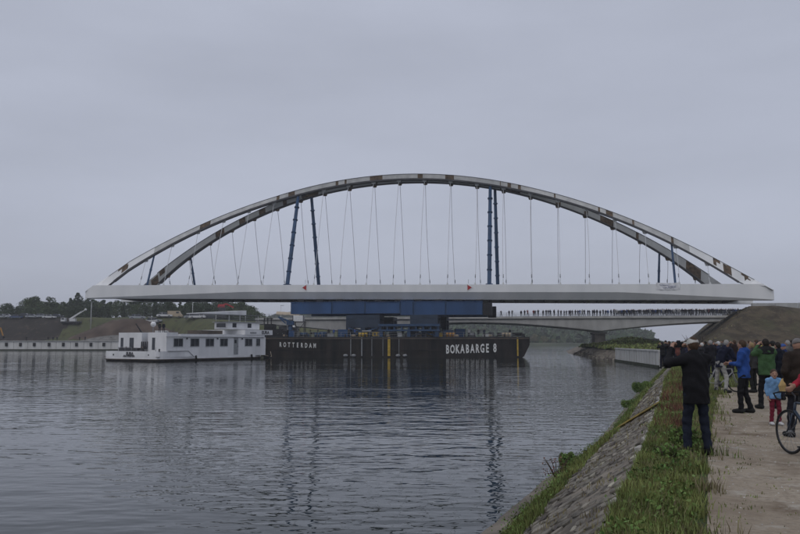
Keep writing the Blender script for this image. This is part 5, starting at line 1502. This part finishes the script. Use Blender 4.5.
    # hair or hat
    if hat is None or hat == 'cap':
        hp = [('e', H - fw * .012 * hs + up * .022 * hs, A([.086, .098, .112]) * hs)]
        if face == 'long': hp += [('c', H - fw * .05 * hs, j['neck'] - fw * .06 - up * .02, .075 * hs, .05)]
        nrm = A([fw[0] * .72, fw[1] * .72, -.69]); off = float(nrm @ (H + fw * .055 * hs + up * .045 * hs))
        V, F = surface(hp, max(.010, res * .8), .02, cuts=[(nrm, off)] if face != 'long' else [(A([fw[0], fw[1], -.35]), float(A([fw[0], fw[1], -.35]) @ (H + fw * .03 * hs + up * .03)))])
        link(bpy.data.objects.new('hair', mesh_np('hair', V, F, HAIRM[hair], True)), e_)
    if hat:
        hp = [('e', H + up * .035 * hs - fw * .006, A([.090, .103, .094]) * hs)]
        V, F = surface(hp, max(.010, res * .8), .02, cuts=[((0, -.35, -1), -float(H[2] + .35 * H[1] + .012 * hs))])
        ho2 = link(bpy.data.objects.new('cap' if hat == 'cap' else 'hat', mesh_np('cap', V, F, cloth(hatcol), True)), e_)
        if hat == 'cap':
            V, F = surface([('e', H + fw * .115 * hs + up * .045 * hs, A([.068, .075, .014]) * hs)], .010, .01)
            link(bpy.data.objects.new('peak', mesh_np('peak', V, F, cloth(hatcol), True)), ho2)
    if bag:
        V, F = surface([('e', j['chest'] - A([0, .20, .08]) , A([.15, .09, .21])), ('c', j['chest'] - A([0, .25, .16]), j['chest'] - A([0, .26, .20]), .07, .07)], res * 1.2, .03)
        bo_ = link(bpy.data.objects.new('backpack', mesh_np('backpack', V, F, cloth(bag), True))); bo_['label'] = 'backpack worn by ' + label[:60].rsplit(' ', 1)[0]; bo_['category'] = 'backpack'
        bo_.location = loc; bo_.rotation_euler = (0, 0, rz); bo_.scale = e_.scale
        if group: bo_['group'] = 'backpacks in the crowd'
    if face == 'eyes' or child:
        for s in (-1, 1):
            MB().ball(tuple(H + fw * .082 * hs + sd_ * s * .030 * hs + up * .022 * hs), (.013 * hs, .008 * hs, .008 * hs), 8, 5).build('eye', HAIRM['dark'], e_)
        MB().ball(tuple(H + fw * .088 * hs - up * .048 * hs), (.022 * hs, .008 * hs, .006 * hs), 8, 5).build('mouth', cloth((.25, .08, .07)), e_)
    return e_, j
def at(px, Y): return ((px - 400) / 785 * Y, Y)
def put(px, Y): x = (px - 400) / 785 * Y; return (x, Y, zr_(x, Y) + .005)
def aim(px, Y, tx, ty):                # heading so that the person faces world point (tx, ty)
    x, y = at(px, Y); return math.atan2(-(tx - x), ty - y)
def face_dir(dx, dy): return math.atan2(-dx, dy)
def camera_obj(e_, j, label, phone=False):
    """compact camera held in both hands in front of the face"""
    mx = e_.matrix_basis if False else Matrix.Translation(e_.location) @ Matrix.Rotation(e_.rotation_euler.z, 4, 'Z') @ Matrix.Diagonal((e_.scale[0],) * 3 + (1,))
    c = (j['wrl'] + j['wrr']) / 2 + np.array([0, .06, .045]); p = mx @ Vector(c)
    o = empty('camera_in_hand' if not phone else 'phone_in_hand', p, e_.rotation_euler.z, label, 'camera' if not phone else 'phone')
    if phone: MB().box((0, 0, 0), (.15, .012, .075)).build('body', M['black'], o); MB().box((0, -.008, 0), (.135, .004, .066)).build('screen', M['glass_dark'], o)
    else:
        MB().box((0, 0, 0), (.135, .06, .09)).build('body', M['black'], o); MB().box((0, 0, .055), (.05, .05, .03), taper=.8).build('viewfinder', M['black'], o)
        MB().tube([(0, .03, -.005), (0, .13, -.005)], [.036, .04], 12).build('lens', M['black'], o)
    return o

# the photographer
e_, j = person(put(693, 12.35), face_dir(-.22, 1), 'man in black coat, dark jeans and pale cap raising a camera on the verge', (.012, .012, .014), (.016, .020, .032), (.012, .012, .012), 'brown',
               'camera', .12, 'shift', 1.80, 1.16, 'cap', (.42, .41, .38), res=.0115, seed=3, long=.08, turn=.0, jmod={'ankler': (.15, -.04, .09), 'kneer': (.12, 0, .5), 'toer': (.18, .12, .045), 'anklel': (-.16, .02, .09), 'kneel': (-.14, .05, .5), 'toel': (-.2, .18, .045),
               'elr': (.33, .20, 1.42), 'wrr': (.10, .28, 1.60), 'ell': (-.40, .10, 1.36), 'wrl': (-.22, .27, 1.60)})
camera_obj(e_, j, 'small black camera held up by the man in the black coat')
# blue jacket
e_, j = person(put(741, 19.3), face_dir(-.75, .66), 'brown-haired person in bright blue jacket and black trousers standing on the path', (.027, .072, .26), (.012, .012, .014), hair='brown', pose='hold', legs='shift', h=1.76, girth=1.05, res=.014, seed=4, hood=True)
# green jacket
e_, j = person(put(764, 20.6), face_dir(-.1, 1), 'broad man in green jacket with black shoulders seen from behind on the path', (.052, .105, .045), (.012, .012, .014), hair='dark', pose='camera', legs='wide', h=1.80, girth=1.22, res=.015, seed=5, collar=(.015, .016, .016))
camera_obj(e_, j, 'black camera held up by the man in the green jacket')
# brown coat
e_, j = person(put(796, 14.6), face_dir(.0, 1), 'large person in dark brown coat and grey knitted hat at the right edge', (.030, .022, .018), (.015, .015, .02), hair='grey', pose='pocket', legs='wide', h=1.80, girth=1.35, hat='beanie', hatcol=(.16, .15, .145), res=.015, seed=6, long=.1)
# child
e_, j = person(put(770.5, 16.6), face_dir(.0, -1), 'small child in light blue jacket, dark red trousers and white shoes beside the bicycle', (.16, .30, .50), (.15, .02, .035), (.6, .6, .6), hair='brown', pose='down', legs='stand', h=1.13, girth=1.12, res=.015, seed=7, child=True, hood=True, turn=.25,
               jmod={'ell': (-.26, .12, 1.20), 'wrl': (-.24, .32, 1.28)})
# yellow paper bag held by the child
kx = put(779.5, 16.35)
o = empty('paper_bag', (kx[0], kx[1], .70), .3, 'crumpled yellow paper bag held out beside the child', 'paper bag')
mb = MB(); mb.loft([[(-.07, -.03, 0), (.07, -.03, 0), (.08, .04, 0), (-.06, .04, 0)], [(-.10, -.05, .13), (.08, -.04, .15), (.09, .05, .14), (-.08, .05, .13)], [(-.03, -.02, .28), (.05, -.01, .30), (.05, .02, .29), (-.02, .02, .27)]])
mb.build('bag', mat('paper', (.48, .33, .14), .9, .15, 9), o)

# bicycles
def bicycle(loc, rz, frame, label, steer=0.0, hub=True):
    b = empty('bicycle', loc, rz, label, 'bicycle'); R_ = .34
    def wheel(x, st=0):
        w = empty('wheel', (x, 0, R_), st); w.parent = b; w['label'] = 'thin black-tyred wheel'
        tp = [(math.cos(a) * R_ * .96, 0, math.sin(a) * R_ * .96) for a in np.linspace(0, 2 * math.pi, 48, endpoint=False)]
        MB().tube(tp, .016, 6, closed=True).build('tyre', M['rubber'], w)
        tp = [(math.cos(a) * R_ * .90, 0, math.sin(a) * R_ * .90) for a in np.linspace(0, 2 * math.pi, 40, endpoint=False)]
        MB().tube(tp, .010, 5, closed=True).build('rim', M['dark_metal'], w)
        s_ = MB()
        for k in range(20):
            a = 2 * math.pi * k / 20; s_.tube([(math.cos(a + .3 * (-1) ** k) * .02, .02 * (-1) ** k, math.sin(a + .3 * (-1) ** k) * .02), (math.cos(a) * R_ * .9, 0, math.sin(a) * R_ * .9)], .0022, 4)
        s_.build('spokes', M['grey_metal'], w)
        MB().tube([(0, -.05, 0), (0, .05, 0)], .02, 8).build('hub', M['grey_metal'], w)
    wheel(-.5, 0)
    f = MB(); bb = (-.08, 0, .28); st = (-.24, 0, .78); hd_ = (.36, 0, .80); hb_ = (.39, 0, .68)
    for a, c, r in ((bb, st, .018), (st, hd_, .017), (bb, hb_, .022), (hd_, (.405, 0, .62), .022), ): f.tube([a, c], r, 8)
    for s in (-1, 1): f.tube([(-.5, s * .05, R_), (bb[0], s * .03, bb[2])], .010, 6); f.tube([(-.5, s * .05, R_), (st[0], s * .02, st[2])], .009, 6)
    f.build('frame', frame, b)
    # front assembly turned by the steering angle about the head tube foot
    fr = empty('fork', (.40, 0, 0), steer); fr.parent = b
    k = MB()
    for s in (-1, 1): k.tube([(0, s * .045, .62), (.04, s * .05, .48), (.13, s * .05, R_)], .012, 6)
    k.tube([(0, -.05, .62), (0, .05, .62)], .014, 6)
    k.build('fork_blades', frame, fr)
    w = empty('wheel', (.53, 0, R_), steer)
    ca, sa = math.cos(steer), math.sin(steer)
    w.location = (.40 + .13 * ca, .13 * sa, R_); w.parent = b
    tp = [(math.cos(a) * R_ * .96, 0, math.sin(a) * R_ * .96) for a in np.linspace(0, 2 * math.pi, 48, endpoint=False)]
    MB().tube(tp, .016, 6, closed=True).build('tyre', M['rubber'], w)
    tp = [(math.cos(a) * R_ * .90, 0, math.sin(a) * R_ * .90) for a in np.linspace(0, 2 * math.pi, 40, endpoint=False)]
    MB().tube(tp, .010, 5, closed=True).build('rim', M['dark_metal'], w)
    s_ = MB()
    for q_ in range(20):
        a = 2 * math.pi * q_ / 20; s_.tube([(0, .02 * (-1) ** q_, 0), (math.cos(a) * R_ * .9, 0, math.sin(a) * R_ * .9)], .0022, 4)
    s_.build('spokes', M['grey_metal'], w)
    MB().tube([(0, -.05, 0), (0, .05, 0)], .02, 8).build('hub', M['grey_metal'], w)
    MB().tube([(-.03, 0, .80), (-.04, 0, .90), (.05, 0, .95)], .014, 6).build('stem', M['dark_metal'], fr)
    MB().tube([(.12, -.21, .86), (.17, -.22, .93), (.05, -.20, .96), (.05, 0, .95), (.05, .20, .96), (.17, .22, .93), (.12, .21, .86), (.03, .21, .84)], .014, 6).build('handlebar', M['black'], fr)
    MB().tube([(st[0], 0, st[2]), (-.27, 0, .92)], .014, 6).build('seat_post', M['grey_metal'], b)
    MB().loft([[(-.40, -.07, .93), (-.40, .07, .93), (-.40, .06, .97), (-.40, -.06, .97)], [(-.28, -.05, .93), (-.28, .05, .93), (-.28, .04, .97), (-.28, -.04, .97)], [(-.12, -.015, .93), (-.12, .015, .93), (-.12, .012, .95), (-.12, -.012, .95)]]).build('saddle', M['black'], b)
    cr = MB().tube([(-.08, .05, .28), (-.08, .058, .28)], .09, 20).build('chainring', M['dark_metal'], b)
    for s in (-1, 1):
        c = MB().tube([(-.08, s * .07, .28), (-.08 + s * .12, s * .09, .28 - s * .11)], .010, 6).build('crank', M['grey_metal'], b)
        MB().box((-.08 + s * .12, s * .14, .28 - s * .11), (.09, .09, .02)).build('pedal', M['black'], c)
    return b
gb = put(795, 12.6)
bicycle((6.13, 11.87, gb[2]), math.pi / 2 + .12, mat('bike_frame', (.035, .05, .075), .35, .1, 3), 'dark road bicycle cut by the right edge of the picture, wheel turned to the path', steer=.04)
# its owner in the red sleeve, mostly outside the frame
e_, j = person((6.66, 12.12, gb[2]), face_dir(-1, .0), 'person in red jacket at the right edge reaching an arm towards the child', (.28, .02, .035), (.02, .02, .03), hair='dark', pose='hold', legs='shift', h=1.74, lean=.3, res=.015, seed=8,
               jmod={'elr': (.26, .36, 1.19), 'wrr': (.12, .58, 1.06), 'ell': (-.25, .0, 1.14), 'wrl': (-.22, .14, .92)})
wb = put(721, 27)
bicycle((wb[0], wb[1] + .15, wb[2]), .12, mat('bike_silver', (.4, .4, .42), .35, .1, 3), 'grey bicycle straddled by the rider in pale trousers')
e_, j = person((wb[0] - .12, wb[1] - .02, wb[2]), face_dir(.9, .35), 'bending rider in dark navy jacket and pale trousers standing over a bicycle', (.012, .014, .028), (.34, .33, .31), (.03, .03, .03), hair='grey', pose='bike', lean=1.1, legs='strad', h=1.78, res=.018, seed=9)

# crowd on the path and the bank beyond
crowd = [
 # px, Y, jacket, trousers, hair, pose, hat, label
 (700.5, 38, (.03, .03, .035), (.02, .02, .03), 'white', 'camera', None, 'white-haired onlooker in black just right of the photographer cap'),
 (709, 33, (.02, .02, .025), (.02, .02, .03), 'grey', 'fold', None, 'grey-haired onlooker in black behind the bicycle rider, left side'),
 (717, 36, (.02, .025, .05), (.02, .02, .03), 'white', 'camera', 'cap', 'onlooker in navy with white cap behind the bicycle rider'),
 (727, 34, (.015, .02, .04), (.02, .02, .03), 'dark', 'pocket', None, 'dark-haired onlooker in navy between the rider and the blue jacket'),
 (733, 40, (.03, .02, .02), (.02, .02, .03), 'brown', 'camera', None, 'onlooker in dark maroon holding a camera left of the blue jacket'),
 (704, 48, (.02, .02, .02), (.02, .02, .03), 'dark', 'camera', None, 'distant onlooker in black raising a camera above the rider wheel'),
 (750, 27, (.05, .05, .05), (.02, .02, .02), 'blond', 'down', None, 'fair-haired onlooker in dark grey between the blue and the green jackets'),
 (755, 31, (.10, .025, .03), (.02, .02, .02), 'brown', 'camera', None, 'onlooker in dark red half hidden behind the green jacket'),
 (771, 26, (.25, .26, .2), (.03, .03, .03), 'dark', 'camera', 'cap', 'onlooker in black cap and pale jacket behind the shoulder of the green jacket'),
 (776, 23.5, (.012, .014, .022), (.02, .02, .03), 'dark', 'pocket', None, 'onlooker in near-black navy coat between the green jacket and the brown coat'),
 (781.5, 25, (.02, .03, .09), (.02, .02, .03), 'dark', 'camera', 'beanie', 'onlooker with blue hat left of the grey knitted hat'),
 (786, 30, (.10, .10, .10), (.02, .02, .03), 'grey', 'down', None, 'grey-jacketed onlooker behind the blue hat'),
 (799, 22, (.14, .14, .13), (.03, .03, .03), 'grey', 'down', None, 'grey-haired onlooker in pale grey coat at the far right edge'),
 (740, 47, (.02, .02, .03), (.02, .02, .03), 'dark', 'camera', None, 'far onlooker in black above the left shoulder of the blue jacket'),
 (747, 52, (.12, .12, .12), (.02, .02, .03), 'brown', 'pocket', None, 'far onlooker in grey right of the head of the blue jacket'),
 (762, 46, (.3, .28, .06), (.02, .02, .03), 'dark', 'down', None, 'far onlooker in yellowish vest beyond the green jacket'),
 (661, 50, (.02, .02, .022), (.02, .02, .03), 'dark', 'camera', None, 'leftmost black-clad onlooker raising a camera at the canal edge'),
 (664.5, 54, (.02, .025, .03), (.02, .02, .03), 'dark', 'pocket', None, 'dark onlooker second from the left at the canal edge'),
 (668, 51, (.025, .02, .02), (.02, .02, .03), 'brown', 'camera', None, 'brown-haired onlooker in black third from the left at the canal edge'),
 (672, 58, (.02, .02, .03), (.02, .02, .03), 'dark', 'down', None, 'far dark onlooker fourth from the left at the canal edge'),
 (676, 50, (.16, .06, .05), (.02, .02, .03), 'brown', 'camera', None, 'onlooker in rusty red jacket left of the raised hands of the photographer'),
 (681, 55, (.02, .02, .03), (.02, .02, .03), 'grey', 'fold', None, 'grey-haired dark onlooker beyond the elbow of the photographer'),
 (685, 62, (.03, .03, .06), (.02, .02, .03), 'dark', 'camera', None, 'far onlooker in blue-black beyond the cap of the photographer'),
 (711, 62, (.02, .02, .03), (.02, .02, .03), 'dark', 'down', None, 'far onlooker in black above the front wheel of the rider'),
 (722, 66, (.08, .08, .09), (.02, .02, .03), 'brown', 'camera', None, 'far onlooker in grey jacket above the back of the rider'),
 (729, 60, (.015, .015, .02), (.02, .02, .03), 'dark', 'pocket', None, 'far onlooker in black left of the head of the blue jacket'),
 (757, 70, (.02, .03, .05), (.02, .02, .03), 'dark', 'camera', None, 'most distant onlooker between the blue and green jackets'),
 (790, 44, (.03, .03, .03), (.02, .02, .03), 'dark', 'camera', None, 'far onlooker in black left of the grey knitted hat'),
 (696, 44, (.02, .022, .03), (.02, .02, .03), 'brown', 'fold', None, 'brown-haired onlooker in black hidden behind the photographer shoulder'),
]
for i, (px, Y, jc, tc_, hr, ps, ht, lab) in enumerate(crowd):
    person(put(px, Y), face_dir(-.55 + .3 * math.sin(i * 1.7), 1), lab, jc, tc_, hair=hr, pose=ps, hat=ht, hatcol=(.5, .5, .5) if ht == 'cap' and px < 730 else ((.05, .09, .25) if ht == 'beanie' else (.03, .03, .03)),
           legs=('stand', 'shift', 'wide')[i % 3], h=1.66 + .14 * ((i * 37) % 10) / 10, girth=1 + .1 * ((i * 13) % 4) / 3, res=.020 if Y < 30 else (.028 if Y < 45 else .036), seed=20 + i, hands=Y < 24, bag=None)

# simple one-piece figures for the far crowds (six picture pixels tall)
def far_person_mesh(pose, seed, jc, tc_, hair):
    j = joints(pose, .1 if pose == 'lean' else 0, ('stand', 'shift', 'stride')[seed % 3], seed=seed); A = np.array
    pr = [('e', j['head'], A([.085, .10, .125])), ('c', j['neck'] - A([0, 0, .05]), j['head'], .06, .055), ('c', j['chest'], j['pelvis'], .15, .14, (1.25, .85, 1)), ('c', j['shl'], j['shr'], .08, .08)]
    for n in 'lr': pr += [('c', j['sh' + n], j['el' + n], .065, .05), ('c', j['el' + n], j['wr' + n], .05, .04), ('c', j['hip' + n], j['knee' + n], .09, .065), ('c', j['knee' + n], j['ankle' + n], .065, .05), ('c', j['ankle' + n], j['toe' + n], .05, .045)]
    V, F = surface(pr, .055, .04)
    c = V[F].mean(1); mi = np.where(c[:, 2] > 1.55, 2, np.where(c[:, 2] > .88, 0, 1))
    mi = np.where((mi == 2) & (c[:, 2] > j['head'][2] + .02), 3, mi)
    return mesh_np('figure', V, F, [cloth(jc), cloth(tc_), SKIN, HAIRM[hair]], True, mi)
cols = [((.015, .017, .025), 'dark-clad'), ((.02, .025, .05), 'navy-clad'), ((.05, .05, .05), 'grey-clad'), ((.02, .02, .02), 'black-clad'), ((.22, .035, .03), 'red-jacketed'), ((.03, .07, .22), 'blue-jacketed'), ((.3, .3, .3), 'pale-jacketed')]
FM = {}
for ci in range(7):
    for pi, ps in enumerate(('down', 'fold', 'camera')): FM[ci, pi] = far_person_mesh(ps, ci * 3 + pi, cols[ci][0], (.02, .02, .03), ('dark', 'brown', 'grey')[(ci + pi) % 3])
rp = random.Random(3)
def rail_person(px, depth, ci=None):
    s = s2(px, depth); p = C2 @ Vector((s, depth, ZD - .01)); ci = rp.choice([0, 0, 0, 1, 1, 2, 3, 3, 3, 3, 6]) if ci is None else ci
    o = link(bpy.data.objects.new('person', FM[ci, rp.randrange(3)])); o.location = p; o.rotation_euler = (0, 0, rp.uniform(-.8, .8) + math.pi); k = rp.uniform(.93, 1.05); o.scale = (k, k, k)
    sg_ = 'just right of the blue beam' if px < 530 else 'above the far hills' if px < 575 else 'above the bridge pier' if px < 625 else 'above the concrete retaining wall' if px < 665 else 'above the photographer' if px < 705 else 'beside the embankment'
    tag(o, '%s spectator on the low concrete bridge %s' % (cols[ci][1], sg_), 'person', 'spectators on the concrete bridge')
for px, ci in ((494, 3), (501, 0), (509, 1), (512, 3), (521, 0), (524.5, 3), (527.5, 4), (533.5, 4), (535, 3), (538, 0), (543, 2), (546, 3), (548, 0), (550, 1), (554, 3)): rail_person(px, 195.6 + rp.uniform(0, .6), ci)
px = 558.0
while px < 738:
    dens = 2.3 if px < 612 else 1.15
    rail_person(px, 195.5 + rp.choice([0, .1, .7, 1.3]), None if rp.random() > .06 else rp.choice([4, 5, 6]))
    px += dens * rp.uniform(.55, 1.5)
def ground_person(px, Y, z, ci, lab, pose=0):
    o = link(bpy.data.objects.new('person', FM[ci, pose])); o.location = ((px - 400) / 785 * Y, Y, z); o.rotation_euler = (0, 0, rp.uniform(-.7, .7) + math.pi)
    tag(o, lab, 'person')
for px, ci, lab in ((28, 3, 'black-clad worker crouched near the excavator on the quay'), (49.5, 3, 'left one of the two dark figures in the middle of the quay'), (54.5, 0, 'right one of the two dark figures in the middle of the quay'), (58.5, 2, 'grey-clad figure beside the pair on the quay'),
                    (81, 3, 'dark figure on the quay below the brown mound, left of a pair'), (86.5, 0, 'dark figure on the quay below the brown mound, right of a pair'), (103, 6, 'pale-jacketed figure on the quay near the boat stern'), (112, 2, 'grey figure on the quay just left of the boat')):
    ground_person(px, 291.0, 1.74, ci, lab)
bm4 = boat.matrix_basis if False else Matrix.Translation(boat.location) @ Matrix.Rotation(BPHI, 4, 'Z')
for lx, ly, lz, ci, lab in ((3.4, 3.4, 5.22, 3, 'black-clad crewman on the aft cabin roof, nearest the radar dome'), (3.6, 2.6, 5.22, 0, 'second dark crewman on the aft cabin roof'), (1.3, 5.4, .88, 2, 'grey-clad crewman by the winch on the aft deck'), (1.2, 9.6, .88, 1, 'navy-clad crewman on the aft deck behind the bulwark')):
    p = bm4 @ (Vector((lx, ly, lz)) * BK); o = link(bpy.data.objects.new('person', FM[ci, 0])); o.location = p; tag(o, lab, 'person')
for i, (px, Y, ci, lab) in enumerate(((334, 169, 5, 'blue-clad worker on the barge left of the left blue container'), (349, 168.2, 2, 'grey-clad worker on the barge by the blue container'), (355, 168, 5, 'blue-clad worker near the pale work bench on the barge'), (403, 168.5, 3, 'black-clad worker in the middle of the barge deck'), (469, 168, 6, 'pale-clad worker on the barge above the white letters'), (478, 168.4, 3, 'black-clad worker just right of the grey winch'), (484, 168, 1, 'navy-clad worker on the barge, right of the black-clad one'), (509.5, 168.3, 0, 'dark worker between the two winches at the right end of the barge'), (329, 169.5, 3, 'black-clad worker by the low blue box'), (288, 168.6, 2, 'grey-clad worker near the blue deck crane'))):
    ground_person(px, Y, DECKZ, ci, lab)
# assorted loose gear on the barge deck, each piece its own small thing
for i, (px, Y, n, m_, lab) in enumerate(((316, 167.8, 3, 'strut_blue', 'three blue drums beside the tan-topped rack on the barge'), (360, 168.0, 3, 'yellow', 'three yellow drums right of the left blue container on the barge'), (406, 168.0, 4, 'grey_metal', 'four grey drums near the middle of the barge deck'), (447, 167.9, 3, 'orange_paint', 'three orange drums in front of the small blue container'), (503, 168, 3, 'van_beige', 'three tan drums above the white number near the right end of the barge'), (274, 169, 3, 'grey_metal', 'three grey drums at the left end of the barge'))):
    x = (px - 400) / 785 * Y; e_ = empty('drum_row', (x, Y, DECKZ), 0, lab, 'drums')
    for k in range(n):
        d_ = MB().tube([(k * .68, 0, 0), (k * .68, 0, .9)], .29, 12).build('drum', M[m_], e_)
        MB().tube([(k * .68, 0, .43), (k * .68, 0, .47)], .31, 12).build('hoop', M['dark_metal'], d_)
rg = random.Random(21)
gear = []
for i, (px, w, h, mt, nm, lab) in enumerate(((281, 1.6, .9, 'black', 'toolbox', 'black tool chest on the barge left of the deck crane'), (292, 1.2, 1.4, 'beam_blue', 'toolbox', 'tall blue tool cabinet right of the deck crane'), (331, 1.4, .8, 'grey_metal', 'toolbox', 'grey tool chest left of the left blue container'), (400, .9, 1.0, 'letter_white', 'toolbox', 'white tool chest right of the grey steel rack'), (424, .7, 1.1, 'strut_blue', 'toolbox', 'small blue cabinet left of the yellow machine under the right tower'),
        (440.5, .8, .9, 'yellow', 'toolbox', 'small yellow chest left of the blue containers'), (487, 1.8, .7, 'concrete_pale', 'toolbox', 'pale low box right of the navy-clad worker'), (491, .9, 1.0, 'dark_metal', 'toolbox', 'dark chest above the white number on the hull'))):
    x = (px - 400) / 785 * 168.2; e_ = empty(nm, (x, 168.2, DECKZ), 0, lab, 'chest')
    MB().box((0, 0, h / 2), (w, .9, h - .1), taper=.97).build('body', M[mt], e_); MB().box((0, 0, h - .03), (w + .06, .96, .07)).build('lid', M['dark_metal'], e_)
    for s_ in (-1, 1): MB().box((s_ * w * .3, -.47, h * .75), (.12, .05, .1)).build('latch', M['grey_metal'], e_)
